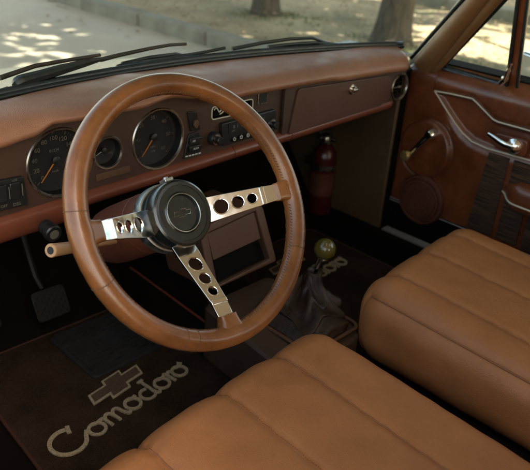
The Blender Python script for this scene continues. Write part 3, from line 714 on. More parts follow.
trim([(y - .006, z - .006) if i == 0 else (y, z - .006) for i, (y, z) in enumerate(T1)][0:], 'trim_shadow_line', .0012, 'black', 0)
# woven inserts
for (a, b) in ((.036, -.017), (-.030, -.085), (-.098, -.16), (-.173, -.24), (-.253, -.33), (-.343, -.42), (-.433, -.52)):
    m = MB(); m.grid(lambda u, w: V((DX - .009 - .003 * math.sin(math.pi * u) , lerp(a, b, u) + .016 * (1 - w) * (1 if a > .03 else 0) * (1 - u), lerp(-.336, -.127, w))), 8, 12); m.box((DX - .009, b, -.336), (DX - .004, a, -.127)); m.build('woven_insert', 'weave', door)
# lower chrome strips and carpet
m = MB(); m.box((DX + .004, -.62, -.432), (DX + .03, .325, -.343)); m.build('door_carpet', 'carpet', door, bevel=.003)
for z in (-.341, -.3475):
    m = MB(); m.tube([V((DX - .003, .322, z)), V((DX - .003, -.62, z - .001))], .0018, 8); m.build('lower_trim_strip', 'sill', door)
# window crank on its round pad
c0 = V((DX - .022, .195, -.123)); c1 = V((DX - .046, .236, -.185))
fx = lambda p: frame(p, (0, -1, 0), (0, 0, 1))       # local z = -X (into the cabin)
m = MB(); m.lathe([(.017, -.012), (.017, 0), (.0155, .006), (.012, .014), (.009, .018), (.0005, .019)], fx(c0), 32)
m.tube([c0 + V((-.010, 0, 0)), c0.lerp(c1, .3) + V((-.010, 0, 0)), c0.lerp(c1, .7) + V((-.002, 0, 0)), c1 + V((.006, 0, 0))], [.0095, .0072, .0065, .0078], 16, flat=((1, 0, 0), .6))
m.lathe([(.006, -.006), (.0065, .004), (.011, .010), (.0145, .018), (.0145, .024), (.010, .029), (.0005, .030)], fx(c1 + V((.004, 0, 0))), 32, mi=1)
m.build('window_crank', ['chrome', 'brass'], door)
# speaker
sc_ = V((DX - .006, .197, -.312)); m = MB()
m.lathe([(.070, -.010), (.070, .006), (.067, .011), (.062, .012), (.060, .0075), (.057, .0075), (.0560, .0115), (.0505, .0125), (.0495, .0105), (.0485, .0125), (.030, .0135), (.0290, .0118), (.0280, .0135), (.0005, .014)], fx(sc_), 64)
sp = m.build('door_speaker', 'speaker', door); tag(sp, 'round brown speaker cover low on the passenger door')
m = MB()
for ring, n_ in ((.012, 6), (.021, 12), (.030, 18), (.039, 24), (.048, 30)):
    for i in range(n_):
        if (i * 7 + n_) % 5 == 0: continue
        a = 2 * math.pi * i / n_ + ring * 40; f2 = fx(sc_) @ Matrix.Rotation(a, 4, 'Z'); m.box((ring - .0010, -.0022, .0130), (ring + .0010, .0022, .0148 - (ring > .03) * .0012), f2)
m.build('speaker_slots', 'console', door)
# inside door handle
hc = PX(514, 145, DX - .004)
m = MB(); m.mesh(plate([rpoly([(-.062, -.012), (.035, -.020), (.035, .020), (-.050, .018)], .012)], .006, .002), fx(hc + V((-.002, .0, .0)))); m.build('handle_recess', 'door', door)
m = MB(); m.lathe([(.019, 0), (.019, .008), (.014, .013), (.006, .017), (.0005, .018)], fx(hc + V((-.006, -.006, 0))), 32)
hp = [hc + V((-.022, -.006, .001)), hc + V((-.026, .02, .004)), hc + V((-.022, .045, .010)), hc + V((-.018, .062, .013))]
m.tube(catmull(hp, 6), [.0085 - .0035 * i / 18 for i in range(19)], 14, flat=((1, 0, 0), .6)); m.build('door_handle', 'chrome', door)
# armrest
m = MB()
def armpt(u, w):
    y = lerp(-.012, -.52, u); e_ = 1 - (1 - ss(0, .14, u)) ** 1.5 * .95; a = 2 * math.pi * w; cx = math.copysign(abs(math.cos(a)) ** .6, math.cos(a)); sx = math.copysign(abs(math.sin(a)) ** .6, math.sin(a))
    return V((DX - .030 * e_ - .030 * e_ * cx, y - .0 , -.200 + .034 * e_ * sx - .01 * u))
m.grid(armpt, 60, 28); ar = m.build('armrest', 'door', door, auto=0)
m = MB(); m.tube([armpt(u / 60, .5 + .07) * 1 + V((0, 0, 0)) if False else (lambda u: V((DX - .061 * (1 - (1 - ss(0, .14, u)) ** 1.5 * .95), lerp(-.012, -.52, u), -.212 - .01 * u)))(u / 60) for u in range(61)], .0022, 8); m.build('armrest_piping', 'cream', door)
# window: plane leaning inwards
WX0, WK = 1.020, -.30
wn = V((1, 0, -WK)).normalized()
def PW(px, py, off=0.): return P(px, py, V((WX0 + off, 0, .05)), V((1, 0, -WK)))
def strip(pts, r, name, mat, parent, flat=.6, n=10):
    mb = MB(); mb.tube(pts, r, n, flat=((wn.x, 0, wn.z), flat)); return mb.build(name, mat, parent)
rb = [PW(443, 65), PW(505, 85.5)]; top = PW(513, -4)
ft = PW(505, -6) ; far = rb[0] + (ft - rb[0]) * 1.9
fb = MB(); A = rb[0]; B_ = rb[1]; pv = (top - B_).normalized(); topc = B_ + pv * .36
fb.tube([A + (ft - A) * 1.9, A, B_], .0085, 8, flat=((wn.x, 0, wn.z), .7)); fb.build('vent_window_seal', 'rubber', door)
m = MB(); m.tube([PW(441, 68), PW(505, 88), PW(531, 95), PW(531, 95) + V((0, -.5, .0))], .007, 8); m.build('window_ledge_seal', 'rubber', door)
# vent window divider post: brown channel with dark edges
vb = [PW(507, 93), PW(514.5, 94)]; vt = [PW(519, 2), PW(526, 3)]
def ext(a, b, k): return a + (b - a) * k
m = MB(); m.prism([vb[0], vb[1], ext(vb[1], vt[1], 1.9), ext(vb[0], vt[0], 1.9)], wn * .022); m.build('window_divider', 'door', door, bevel=.003)
m = MB(); m.tube([PW(506, 93, -.004), ext(PW(506, 93), PW(518, 2), 1.9) + V((-.004, 0, 0))], .0048, 8); m.tube([PW(516, 95, -.002), ext(PW(516, 95), PW(527.5, 2), 1.9)], .004, 8); m.build('divider_seal', 'rubber', door)
lc = PW(505, 79, -.014)
m = MB(); m.lathe([(.008, -.004), (.008, .006), (.005, .010)], fx(lc), 20); m.tube(catmull([PW(501, 83, -.02), PW(505, 79, -.024), PW(508, 72, -.022), PW(511, 64, -.02)], 5), [.0075] * 6 + [.0058] * 6 + [.0042] * 4, 12); m.build('vent_latch', 'chrome', door)
m = MB(); q = [A, B_, ext(B_, topc, 1), A + (ft - A) * 1.9]; m.prism([p + wn * .006 for p in q], wn * .003); m.build('vent_glass', 'glass', door)
zr = .045; m = MB(); p0 = PW(516, 94) + wn * .008; p1 = ext(PW(516, 95), PW(527.5, 2), 1.9) + wn * .008
m.prism([p0, p1, V((p1.x, -.62, p1.z)), V((p0.x, -.62, p0.z))], wn * .003); m.build('window_glass', 'glass', door)
# door mirror outside
mc = P(535, 70, V((1.16, 0, 0)), (1, 0, 0)); mf = frame(mc, (.55, .83, 0), (0, 0, 1))
m = MB(); m.mesh(plate([rrect(-.055, -.038, .055, .038, .02)], .022, .01, 4), mf); m.tube([mc + V((0, .0, -.02)), mc + V((-.04, -.01, -.07))], .008, 8); o = m.build('door_mirror', 'chrome', car)
m = MB(); m.mesh(plate([rrect(-.049, -.032, .049, .032, .016)], .002, .0), mf @ Matrix.Translation((0, 0, .0222))); m.mesh(plate([rrect(-.049, -.032, .049, .032, .016)], .002, .0), mf @ Matrix.Translation((0, 0, -.0222))); m.build('mirror_glass', 'mirror', o)

# ---------------- A-pillars, windscreen, roof
def shell(px, py, off): return PW(px, py, off)
def pil(p0, p1, q0, q1, name, mat, off, th, k=1.9, par=car, bev=.004):
    a, b = PW(*p0, off), PW(*p1, off); c, d = ext(a, PW(*q0, off), k), ext(b, PW(*q1, off), k)
    n_ = 14; mb = MB()
    def f(u, w):
        base = a.lerp(b, w); t_ = c.lerp(d, w); p = base.lerp(t_, u); return p - wn * th * math.sin(math.pi * w) ** .6
    mb.grid(f, 20, n_); return mb.build(name, mat, par, auto=0)
pillar = pil((414, 60), (430, 74), (469, -4), (492, -4), 'windscreen_pillar', 'pillar', -.018, .016); tag(pillar, 'tan trimmed windscreen pillar on the passenger side')
pil((428, 73), (441, 70), (489, -4), (507, -4), 'pillar_inner_roll', 'pillar', -.006, .012, par=pillar)
pil((437, 74), (446, 66), (502, -4), (512, -4), 'pillar_shadow_gap', 'rubber', .0, .004, par=pillar)
m = MB(); a, b = PW(411, 58, -.01), PW(466, -4, -.01); m.tube([a, ext(a, b, 1.9)], .0055, 8); m.build('pillar_seal', 'rubber', pillar)
m = MB(); a, b = PW(418, 64, .03), PW(478, -4, .03); m.tube([a, ext(a, b, 1.9)], .028, 12); m.build('pillar_core', 'paint', pillar)
# windscreen surface
KW = .86
def fws(off): return lambda p: (p.y + KW * (p.z - .08)) - (yb(p.x) + off)
def WS(px, py, off=0.): return psolve(px, py, fws(off), .0012, .0032)
def wspt(x, z, off=0): return V((x, yb(x) + off - KW * (z - .08), z))
m = MB(); m.grid(lambda u, w: wspt(lerp(-.36, .985, u) * lerp(1, .93, w) + .02 * w, lerp(.075, .47, w), .014), 40, 12); m.grid(lambda u, w: wspt(lerp(-.36, .985, u) * lerp(1, .93, w) + .02 * w, lerp(.075, .47, w), .019), 40, 12)
m.build('windscreen', 'glass', car)
SB = [(-8, 101), (0, 98.5), (30, 91), (60, 85), (90, 78), (125, 71.5), (160, 66.5), (190, 63.5), (220, 60.5), (250, 57.5), (290, 54), (326, 50.5), (345, 50), (400, 48.5), (412, 52)]
base_line = [wspt(x, .087, .002) for x in [lerp(-.36, .95, i / 60) for i in range(61)]]
m = MB(); m.tube([wspt(p.x, .088, .006) for p in base_line], .0075, 10); m.tube([wspt(p.x, .083, -.004) for p in base_line], .005, 8)
seal = m.build('windscreen_seal', 'rubber', car, auto=0)
# drivers side pillar (mirror image) and roof
m = MB(); 
for x0, x1 in ((-.365, -.325),): 
    m.grid(lambda u, w: V((lerp(x0, x1, w) + .10 * u, lerp(.36, .0, u) - .03 * math.sin(math.pi * w), lerp(.03, .49, u))), 12, 8)
m.build('windscreen_pillar', 'pillar', car)
m = MB(); m.grid(lambda u, w: V((lerp(-.265, .885, u), lerp(.06, -1.6, w), .475 + .035 * math.sin(math.pi * u) * math.sin(math.pi * min(1, .2 + w * .8)))), 24, 24); m.build('headliner', 'headliner', car)
m = MB(); m.grid(lambda u, w: V((lerp(-.280, .900, u), lerp(.08, -1.65, w), .495 + .045 * math.sin(math.pi * u) * math.sin(math.pi * min(1, .2 + w * .8)))), 24, 24); m.build('roof', 'paint', car)
m = MB(); m.box((-.38, -1.62, -.6), (1.02, -1.55, .05)); m.build('rear_bulkhead', 'door', car)
for x in (-.37, .96):
    m = MB(); m.prism([V((x, -.66, -.5)), V((x, -.78, -.5)), V((x + (.03 if x < 0 else -.03), -.80, .49)), V((x + (.03 if x < 0 else -.03), -.70, .49))], (.03 if x < 0 else .05, 0, 0)); m.build('door_pillar', 'pillar', car)
    m = MB(); m.box((x, -1.6, -.6), (x + .04, -.78, .03)); m.build('rear_side_panel', 'door', car)

m = MB(); m.box((-.475, -.66, -.58), (-.412, .33, -.020)); dd_ = m.build('driver_door', 'door', car, bevel=.012, seg=4); tag(dd_, 'unseen lower part of the driver door, window wound down, added to darken the footwell')  # out of view; added closed to cut the light reaching the footwell
m = MB(); m.box((-.492, -.67, -.62), (-.4745, .335, -.035)); m.build('door_skin', 'paint', dd_, bevel=.006)
m = MB(); m.box((-.450, -.64, -.025), (-.436, .31, -.012)); m.build('window_ledge_seal', 'rubber', dd_, bevel=.003)
# cowl, bonnet, front body
def hoodz(x, y): return .058 - .225 * (y - .50) - .05 * (x - .31) ** 2 - .25 * max(0, y - 1.45) ** 2
m = MB(); m.grid(lambda u, w: V((lerp(-.38, .99, u), lerp(yb(lerp(-.38, .99, u)) + .0, .505, w), .062 - .004 * w)), 40, 6)
for i in range(34): x = -.2 + .03 * i; m.box((x, .462, .0585), (x + .018, .492, .0625))
m.build('cowl_grille', 'rubber', car)
m = MB(); m.grid(lambda u, w: (lambda x, y: V((x, y, hoodz(x, y))))(lerp(-.40, 1.02, u), lerp(.51, 1.72, w)), 40, 40)
for s_ in (-1, 1): m.grid(lambda u, w: (lambda y: V((.31 + s_ * lerp(.71, .80, math.sin(w * 1.57)), y, lerp(hoodz(.31 + s_ * .71, y), -.60, 1 - math.cos(w * 1.57)))))(lerp(.36, 1.72, u)), 30, 12)
m.grid(lambda u, w: (lambda x: V((x, 1.72 + .02 * w, lerp(hoodz(x, 1.72), -.62, w))))(lerp(-.45, 1.07, u)), 20, 4)
m.build('bonnet', 'paint', car)
m = MB(); m.box((1.085, -1.6, -.62), (1.115, .37, -.03)); m.build('body_side', 'paint', car, bevel=.01)

# wipers, lying on the outside of the glass
def wiper(arm, blade, name_l, thick=.0045, wide=None):
    k = MB(); k.tube([WS(*p, .030) for p in arm], [.0045 - .0015 * i / (len(arm) - 1) for i in range(len(arm))], 8)
    o = k.build('wiper', 'black', car); tag(o, name_l)
    k = MB(); n_ = len(blade); rs = wide or [thick] * n_; k.tube(catmull([WS(*p, .022) for p in blade], 4), [rs[min(n_-1, i // 4)] + (rs[min(n_-1, i // 4 + 1)] - rs[min(n_-1, i // 4)]) * ((i % 4) / 4) for i in range((n_ - 1) * 4 + 1)], 8)
    k.build('wiper_blade', 'rubber', o)
wiper([(0, 78), (35, 66), (60, 61.5), (100, 55)], [(-4, 93), (2, 90), (8, 88)], 'thin wiper arm crossing the left end of the windscreen', .003)
wiper([(100, 60), (120, 55), (150, 48.5), (170, 45), (186, 44)], [(17, 86), (20, 82), (40, 76), (60, 70), (85, 63), (104, 58.5)], 'broad bladed wiper lying low on the driver side of the windscreen', .004, [.008, .0115, .010, .009, .007, .003])
wiper([(122, 64), (150, 57.5), (176, 54), (182, 55)], [(117, 66.5), (130, 63), (160, 59), (200, 53), (225, 48)], 'second wiper beyond the top of the steering wheel', .0035)
wiper([(232, 49), (262, 43), (290, 39), (312, 38), (322, 41), (330, 44)], [(268, 47), (290, 44.5), (312, 43), (330, 44), (362, 48.5)], 'wiper on the passenger side of the windscreen', .0042)

# ---------------- floor mats (lift-out, so things of their own)
def ribbon(mb, pts, w, z, th=.0025, mi=0):
    pts = [V((p[0], p[1])) for p in pts]; L_, R_ = [], []
    for i, p in enumerate(pts):
        a = pts[max(0, i-1)]; c = pts[min(len(pts)-1, i+1)]; t = (c - a).normalized(); n_ = V((-t.y, t.x)); L_.append(p + n_ * w / 2); R_.append(p - n_ * w / 2)
    n = len(pts); vs = [V((*p, z)) for p in L_] + [V((*p, z)) for p in R_] + [V((*p, z + th)) for p in L_] + [V((*p, z + th)) for p in R_]; fs = []
    for i in range(n - 1): fs += [(i+2*n, i+1+2*n, i+1+3*n, i+3*n), (i, i+1, i+1+2*n, i+2*n), (i+n, i+1+n, i+1+3*n, i+3*n)]
    fs += [(0, n, 3*n, 2*n), (n-1, 2*n-1, 4*n-1, 3*n-1)]
    mb.add(vs, fs, mi)
def arc(cx, cy, rx, ry, a0, a1, n=22): return [(cx + rx * math.cos(math.radians(lerp(a0, a1, i/n))), cy + ry * math.sin(math.radians(lerp(a0, a1, i/n)))) for i in range(n+1)]
def script():
    S = []
    S.append(arc(3.5, 3.5, 3.3, 3.5, 62, 318, 34) + [(6.6, 2.2), (7.5, 3.3)])
    S.append([(5.0, 5.1), (5.35, 6.1), (5.9, 7.1)])
    def o(cx): S.append(arc(cx, 1.9, 1.55, 1.75, 95, 455, 26)); S.append(catm([(cx - .1, 3.6), (cx + .9, 3.2), (cx + 1.9, 3.4)]))
    def catm(p): return [tuple(q) for q in catmull([V(x) for x in p], 6)]
    o(9.0)
    S.append(catm([(10.9, 3.4), (11.5, 3.2), (11.5, 1.6), (11.5, .2)])); S.append(catm([(11.5, 2.4), (12.3, 3.6), (13.2, 3.3), (13.4, 1.8), (13.4, .2)])); S.append(catm([(13.4, 2.4), (14.2, 3.6), (15.1, 3.3), (15.3, 1.6), (15.8, .3), (16.6, .9)]))
    o(18.0)
    S.append(arc(22.0, 1.8, 1.6, 1.7, 60, 320, 22)); S.append(catm([(23.6, 6.0), (23.5, 3.5), (23.4, 1.4), (23.9, .25), (24.6, .9)])); S.append([(22.9, 6.0), (24.3, 6.1)])
    o(26.1)
    S.append(catm([(27.9, 3.4), (28.5, 3.7), (28.6, 2.0), (28.6, .2)])); S.append(catm([(28.6, 2.6), (29.2, 3.5), (29.9, 3.4)]))
    o(31.3); S.append([(32.2, 3.2), (33.2, 4.3), (33.5, 3.4)])
    return S
def floor_mat(name, poly, label, origin, xdir, scale, bow, bsize, patch, group, loc):
    t = thing(name, loc, label, 'floor mat', group)
    m = MB(); rp = rpoly(poly, .03); m.prism([V((x, y, -.4985)) for x, y in rp], (0, 0, .0075)); carp = m.build('mat_carpet', 'mat', t, bevel=.002)
    m = MB(); m.tube([V((x, y, -.493)) for x, y in rp], .0035, 8, closed=True); m.build('mat_binding', 'matpipe', t)
    z = -.4908; ang = math.atan2(xdir[1], xdir[0]); c, s_ = math.cos(ang), math.sin(ang)
    def tr(p): x, y = p[0] * scale, p[1] * scale * .9; return (origin[0] + c * x - s_ * y, origin[1] + s_ * x + c * y)
    m = MB()
    for i, st in enumerate(script()): ribbon(m, [tr(p) for p in st], (.78 if i < 2 else .62) * scale, z, .0025 + .00017 * (i % 9))
    m.build('script_lettering', 'logo', t, smooth=False)
    def trb(p): x, y = p[0] * bsize, p[1] * bsize * 1.05; return (bow[0] + c * x - s_ * y, bow[1] + s_ * x + c * y)
    m = MB(); m.prism([V((*trb(p), z)) for p in BT], (0, 0, .0022), 0)
    inner = [(x + .38 * y, y) for x, y in [(-.425,-.068),(-.138,-.068),(-.138,-.158),(.138,-.158),(.138,-.068),(.425,-.068),(.425,.068),(.138,.068),(.138,.158),(-.138,.158),(-.138,.068),(-.425,.068)]]
    m.prism([V((*trb(p), z + .001)) for p in inner], (0, 0, .0019), 1); m.build('mat_emblem', ['logo', 'logodark'], t, smooth=False)
    if patch:
        m = MB()
        px0, px1, py0, py1 = patch; m.mesh(plate([rrect(px0, py0, px1, py1, .012)], .003, .001), Matrix.Translation((0, 0, z + .002)))
        n_ = 13
        for i in range(n_):
            y = lerp(py0 + .012, py1 - .012, i / (n_ - 1))
            ribbon(m, [(lerp(px0 + .008, px1 - .008, k / 16), y + .0025 * math.sin(k * .9 + i * 2.1)) for k in range(17)], .0085, z + .0048, .005 + .002 * (i % 3 == 0))
        m.build('heel_pad', 'ribrub', t)
    return t
o1 = PZ(63, 460, -.49); o2 = PZ(191, 369, -.49); sc1 = (o2 - o1).length / 33.4
bw = (PZ(88, 403, -.49) + PZ(142, 367, -.49)) / 2; bs = (PZ(142, 367, -.49) - PZ(88, 403, -.49)).length
floor_mat('floor_mat', [(-.19, -.14), (.247, -.12), (.243, .50), (-.155, .50)], 'dark brown carpet mat with tan script lettering and ribbed heel pad, under the pedals', (o1.x, o1.y - .004), ((o2 - o1).x, (o2 - o1).y), sc1, (bw.x, bw.y), bs * .97, (.022, .195, .300, .480), None, (0, .2, -.5))
q2 = PZ(350, 262, -.49); dd = V((1, .05)).normalized(); q1 = q2 - V((dd.x, dd.y, 0)) * .325
bw2 = PZ(287, 262, -.49)
floor_mat('floor_mat', [(.455, -.14), (.90, -.12), (.90, .50), (.455, .50)], 'dark brown carpet mat with tan script lettering on the passenger side, beyond the gear lever', (q1.x, q1.y), (dd.x, dd.y), .325 / 33.4, (.68, q1.y + .115), .14, None, None, (.68, .2, -.5))

# ---------------- fire extinguisher in the passenger footwell
ec = PY(322, 178, .50); ex = thing('fire_extinguisher', (ec.x, ec.y, -.45), 'small red fire extinguisher standing in the dark passenger footwell', 'extinguisher')
tr = Matrix.Translation((ec.x, ec.y, 0))
m = MB(); m.lathe([(.030, -.445), (.036, -.440), (.037, -.42), (.037, -.270), (.034, -.250), (.022, -.235), (.015, -.228)], tr, 32); m.build('cylinder_body', 'red', ex)
m = MB(); m.lathe([(.014, -.228), (.015, -.215), (.012, -.205)], tr, 20); m.box((-.035, -.008, -.207), (.012, .008, -.200), tr); m.box((-.040, -.007, -.190), (.010, .007, -.184), tr); m.build('valve', 'darkchrome', ex, bevel=.001)
m = MB(); m.tube(catmull([V((ec.x + .008, ec.y - .01, -.212)), V((ec.x + .045, ec.y - .03, -.24)), V((ec.x + .044, ec.y - .03, -.34)), V((ec.x + .036, ec.y - .025, -.39))], 8), .006, 10); m.build('hose', 'black', ex)
m = MB(); m.lathe([(.0385, -.300), (.0385, -.285)], tr, 32, capa=False, capb=False); m.box((-.012, .036, -.305), (.012, .06, -.280), tr); m.build('clamp_strap', 'darkchrome', ex)
m = MB(); m.lathe([(.0374, -.38), (.0374, -.31)], tr, 32, capa=False, capb=False); m.build('instruction_band', 'speaker', ex)

# ================================================================== OUTSIDE
def ground_mat():
    m, nt, b, L = nmat('street_asphalt'); N = nt.nodes; tc = N.new('ShaderNodeTexCoord')
    n = N.new('ShaderNodeTexNoise'); n.inputs['Scale'].default_value = 1.1; n.inputs['Detail'].default_value = 9; n.inputs['Roughness'].default_value = .6
    n2 = N.new('ShaderNodeTexNoise'); n2.inputs['Scale'].default_value = 60; n2.inputs['Detail'].default_value = 4
    for q in (n, n2): L.new(tc.outputs['Object'], q.inputs['Vector'])
    ad = N.new('ShaderNodeMath'); ad.operation = 'MULTIPLY_ADD'; ad.inputs[1].default_value = .25; L.new(n2.outputs['Fac'], ad.inputs[0]); L.new(n.outputs['Fac'], ad.inputs[2])
    r = N.new('ShaderNodeValToRGB'); r.color_ramp.elements[0].position = .4; r.color_ramp.elements[1].position = .9
    r.color_ramp.elements[0].color = (.36, .31, .225, 1); r.color_ramp.elements[1].color = (.50, .44, .33, 1)
    L.new(ad.outputs[0], r.inputs['Fac']); L.new(r.outputs['Color'], b.inputs['Base Color']); b.inputs['Roughness'].default_value = .85
    bp = N.new('ShaderNodeBump'); bp.inputs['Strength'].default_value = .5; bp.inputs['Distance'].default_value = .01; L.new(n2.outputs['Fac'], bp.inputs['Height']); L.new(bp.outputs['Normal'], b.inputs['Normal']); return m
def dirt_mat():
    m, nt, b, L = nmat('dappled_leafy_dirt'); N = nt.nodes; tc = N.new('ShaderNodeTexCoord')
    n = N.new('ShaderNodeTexNoise'); n.inputs['Scale'].default_value = .9; n.inputs['Detail'].default_value = 10; n.inputs['Roughness'].default_value = .65
    v = N.new('ShaderNodeTexVoronoi'); v.inputs['Scale'].default_value = 28
    for q in (n, v): L.new(tc.outputs['Object'], q.inputs['Vector'])
    r = N.new('ShaderNodeValToRGB'); e = r.color_ramp.elements; e[0].position = .36; e[1].position = .66
    e[0].color = (.16, .15, .08, 1); e[1].color = (.50, .40, .23, 1); x = e.new(.5); x.color = (.34, .27, .155, 1)  # patchy soil tones, also painting in some of the dappled sun and shade
    L.new(n.outputs['Fac'], r.inputs['Fac'])
    mx = N.new('ShaderNodeMix'); mx.data_type = 'RGBA'; mx.blend_type = 'MULTIPLY'; mx.inputs[0].default_value = .45
    r2 = N.new('ShaderNodeValToRGB'); r2.color_ramp.elements[0].color = (.55, .5, .42, 1); r2.color_ramp.elements[1].color = (1, 1, 1, 1); L.new(v.outputs['Color'], r2.inputs['Fac'])
    L.new(r.outputs['Color'], mx.inputs[6]); L.new(r2.outputs['Color'], mx.inputs[7]); L.new(mx.outputs[2], b.inputs['Base Color']); b.inputs['Roughness'].default_value = .95
    bp = N.new('ShaderNodeBump'); bp.inputs['Strength'].default_value = .7; bp.inputs['Distance'].default_value = .03; L.new(v.outputs['Distance'], bp.inputs['Height']); L.new(bp.outputs['Normal'], b.inputs['Normal']); return m
def bark_mat():
    m, nt, b, L = nmat('tree_bark'); N = nt.nodes; tc = N.new('ShaderNodeTexCoord')
    mp = N.new('ShaderNodeMapping'); mp.inputs['Scale'].default_value = (9, 9, 2.2); L.new(tc.outputs['Object'], mp.inputs['Vector'])
    n = N.new('ShaderNodeTexNoise'); n.inputs['Scale'].default_value = 2; n.inputs['Detail'].default_value = 9; n.inputs['Roughness'].default_value = .7; L.new(mp.outputs['Vector'], n.inputs['Vector'])
    r = N.new('ShaderNodeValToRGB'); r.color_ramp.elements[0].position = .35; r.color_ramp.elements[1].position = .7
    r.color_ramp.elements[0].color = (.032, .026, .017, 1); r.color_ramp.elements[1].color = (.12, .098, .068, 1)
    L.new(n.outputs['Fac'], r.inputs['Fac']); L.new(r.outputs['Color'], b.inputs['Base Color']); b.inputs['Roughness'].default_value = .9
    bp = N.new('ShaderNodeBump'); bp.inputs['Strength'].default_value = 1; bp.inputs['Distance'].default_value = .03; L.new(n.outputs['Fac'], bp.inputs['Height']); L.new(bp.outputs['Normal'], b.inputs['Normal']); return m
M['road'] = ground_mat(); M['dirt'] = dirt_mat(); M['bark'] = bark_mat()
M['kerb'] = simple('kerb_concrete', (.19, .185, .14), .9, bump=.6, bscale=40, var=.3, vscale=5)
M['leafg'] = simple('leaf_green', (.07, .11, .03), .6, var=.4, vscale=3); M['litter'] = simple('leaf_litter', (.22, .165, .085), .8, var=.5, vscale=6); M['grass'] = simple('grass_green', (.10, .14, .04), .8, var=.4, vscale=12)
def struct(mb, name, mat, **k): o = mb.build(name, mat, None, **k); o['kind'] = 'structure'; return o
m = MB(); m.grid(lambda u, w: V((lerp(-120, 3.47, u), lerp(-120, 120, w), GZ)), 4, 4); struct(m, 'road', 'road', smooth=False)
m = MB(); m.grid(lambda u, w: (lambda x, y: V((x, y, GZ + .11 + .04 * noise.noise(V((x * .8, y * .8, 0))) * min(1, (x - 3.62)))))(3.62 + (u ** 2) * 116, lerp(-1, 1, w) * abs(lerp(-1, 1, w)) * 120), 120, 120); struct(m, 'ground', 'dirt')
m = MB(); y = -30.
while y < 60: m.box((3.46 + random.uniform(-.006, .006), y, GZ - .05), (3.63, y + .985, GZ + .125 + random.uniform(-.006, .006))); y += 1.0
struct(m, 'kerb', 'kerb', bevel=.02)
# paved crossing where the kerb drops
m = MB(); m.box((3.60, 1.2, GZ + .05), (5.0, 3.7, GZ + .128)); 
# second kerb / path line beyond the trees
m = MB(); m.box((7.2, -30, GZ), (7.4, 60, GZ + .24)); struct(m, 'garden_edging', 'kerb', bevel=.03)
# leaf litter (stuff)
def leaves(cnt, area, size, zf, clump=None):
    vs = []; fs = []
    for i in range(cnt):
        x, y, z = area(); a = random.uniform(0, 6.28); s_ = size * random.uniform(.6, 1.5); ux = V((math.cos(a), math.sin(a), random.uniform(-.3, .3))) * s_; uy = V((-math.sin(a), math.cos(a), random.uniform(-.3, .3))) * s_ * .5
        c = V((x, y, z)); o = len(vs); vs += [c - ux, c - uy + V((0, 0, s_ * .15)), c + ux, c + uy + V((0, 0, s_ * .1))]; fs.append((o, o+1, o+2, o+3))
    return vs, fs
m = MB(); m.add(*leaves(9000, lambda: ((lambda x: (x, random.uniform(-2, 12), GZ + .135 + random.uniform(0, .03)))(3.66 + random.random() ** 1.3 * 8)), .024, 0)); o = m.build('leaf_litter', 'litter', None, smooth=False); tag(o, kind='stuff')
m = MB(); m.add(*leaves(160, lambda: (3.44 - random.random() ** 3 * 3, random.uniform(-2, 12), GZ + .01), .03, 0)); o = m.build('fallen_leaves', 'litter', None, smooth=False); tag(o, kind='stuff')
def tree(x, y, r, label, off=(0, 0), h=3.2, crown=(3.0, 1.9), nleaf=7000, lean=(0, 0), grass=True, zc=5.2, group='trees along the kerb'):
    t = thing('tree', (x, y, GZ + .1), label, 'tree', group)
    k = MB(); NA = 28
    def tp(u, w):
        z = lerp(-.1, h, u); a = 2 * math.pi * w; fl = 1 + .45 * math.exp(-(z + .05) / .16) * (1 + .35 * math.sin(4 * a + x)); rad_ = r * lerp(1, .72, u) * fl * (1 + .07 * noise.noise(V((math.cos(a) * 2 + x, math.sin(a) * 2, z * 1.5))))
        return V((x + lean[0] * z + rad_ * math.cos(a), y + lean[1] * z + rad_ * math.sin(a), GZ + .1 + z))
    k.grid(tp, 50, NA)
    top = V((x + lean[0] * h, y + lean[1] * h, GZ + .1 + h))
    for i in range(7):
        a = i * .9 + random.random(); e_ = V((off[0] * .8 + math.cos(a) * crown[0] * .7, off[1] * .8 + math.sin(a) * crown[0] * .7, random.uniform(.8, 2.2)))
        pts = catmull([top + V((0, 0, -.25)), top + e_ * .4 + V((0, 0, .2)), top + e_], 5); k.tube(pts, [r * .55 * (1 - .85 * j / 10) for j in range(11)], 8)
    k.build('trunk', 'bark', t)
    cl = [(random.gauss(0, .45), random.gauss(0, .45), random.gauss(0, .4)) for _ in range(11)]
    def ar():
        c = random.choice(cl); return (top.x + off[0] + crown[0] * (c[0] + random.gauss(0, .13)), top.y + off[1] + crown[0] * (c[1] + random.gauss(0, .13)), max(2.3, GZ + zc + crown[1] * (c[2] + random.gauss(0, .25))))
    k = MB(); k.add(*leaves(int(nleaf * .42), ar, .15, 0)); k.build('crown', 'leafg', t, smooth=False)
    return t
tree(4.70, 4.48, .125, 'slim tree trunk beyond the windscreen, above the steering wheel')
tree(4.775, 2.95, .148, 'thick tree trunk beyond the windscreen, near the passenger side pillar', lean=(.045, -.05))
tree(9.5, .2, .2, 'tree standing farther off beyond the passenger window', nleaf=5000)
tree(4.8, 9.5, .17, 'tree farther along the kerb ahead of the car', nleaf=4000)
tree(4.9, -2.4, .17, 'tree beside the kerb behind the car', off=(-.5, 1), crown=(3.6, 1.9), nleaf=4800)
tree(4.8, .6, .16, 'unseen tree by the kerb beside the passenger door, crown shifted to shade the road', off=(-2.9, .4), crown=(3.3, 1.9), nleaf=9500)  # trunk out of view; crown set off to one side to shade the road
tree(4.7, -5.2, .2, 'broad unseen tree behind the car, added to keep direct sun off the cabin', off=(-3.2, .6), crown=(3.4, 1.6), nleaf=16000)  # out of view, added as a sun blocker: crown swung over to shade the car
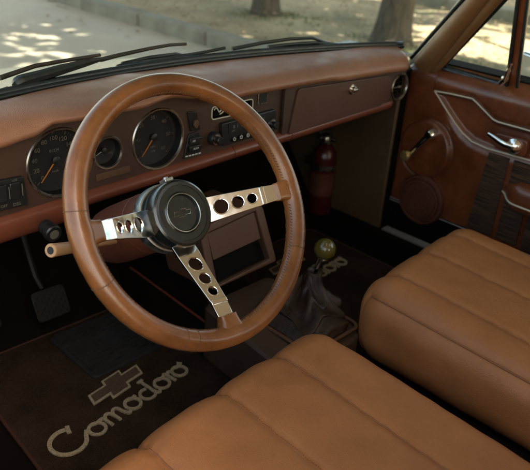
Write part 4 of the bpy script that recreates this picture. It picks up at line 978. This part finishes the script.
# tufts at the feet of the trees
m = MB(); vs = []; fs = []
for (x, y, r) in ((4.70, 4.48, .2), (4.775, 2.95, .24), (4.3, 2.2, .3), (4.7, 4.2, .25)):
    for i in range(420):
        a = random.uniform(0, 6.28); d = r * random.uniform(.9, 1.9); c = V((x + d * math.cos(a), y + d * math.sin(a), GZ + .1)); hgt = random.uniform(.015, .05); q = V((math.cos(a * 3), math.sin(a * 3), 0)) * .006; tt = V((random.uniform(-.03, .03), random.uniform(-.03, .03), hgt)); o = len(vs)
        vs += [c - q, c + q, c + tt]; fs.append((o, o+1, o+2))
m.add(vs, fs); o = m.build('grass', 'grass', None, smooth=False); tag(o, kind='stuff')

# ================================================================== light, world, camera
SUN_EL, SUN_AZ = math.radians(50), math.radians(179)      # azimuth measured from +Y towards +X
w = bpy.data.worlds.new('World'); sc.world = w; w.use_nodes = True; nt = w.node_tree
sk = nt.nodes.new('ShaderNodeTexSky'); sk.sky_type = 'NISHITA'; sk.sun_disc = False; sk.sun_elevation = SUN_EL; sk.sun_rotation = SUN_AZ; sk.dust_density = 2.5; sk.air_density = 1.0; sk.ozone_density = 1
tint = nt.nodes.new('ShaderNodeMix'); tint.data_type = 'RGBA'; tint.blend_type = 'MULTIPLY'; tint.inputs[0].default_value = 1; tint.inputs[7].default_value = (1.0, .89, .69, 1)   # thin warm overcast
nt.links.new(sk.outputs[0], tint.inputs[6]); nt.links.new(tint.outputs[2], nt.nodes['Background'].inputs['Color']); nt.nodes['Background'].inputs['Strength'].default_value = .15
sd = bpy.data.lights.new('sun', 'SUN'); sd.energy = 4.6; sd.angle = math.radians(.55); sd.color = (1, .93, .82); so = bpy.data.objects.new('sun', sd); COL.objects.link(so)
dirv = V((math.sin(SUN_AZ) * math.cos(SUN_EL), math.cos(SUN_AZ) * math.cos(SUN_EL), math.sin(SUN_EL))); so.rotation_euler = dirv.to_track_quat('Z', 'Y').to_euler(); so.location = dirv * 20

cd = bpy.data.cameras.new('camera'); cam = bpy.data.objects.new('camera', cd); COL.objects.link(cam)
cam.matrix_world = Matrix(((AX.x, AY.x, AZ.x, CAM.x), (AX.y, AY.y, AZ.y, CAM.y), (AX.z, AY.z, AZ.z, CAM.z), (0, 0, 0, 1)))
cd.sensor_width = 36; cd.sensor_fit = 'HORIZONTAL'; cd.lens = F / 530 * 36; cd.clip_start = .02; cd.clip_end = 500
cd.dof.use_dof = True; cd.dof.focus_distance = 1.05; cd.dof.aperture_fstop = 7.5
sc.camera = cam
sc.view_settings.view_transform = 'Standard'; sc.view_settings.look = 'None'; sc.view_settings.exposure = 2.25; sc.view_settings.gamma = 1
sc.render.resolution_x = 1024; sc.render.resolution_y = 908
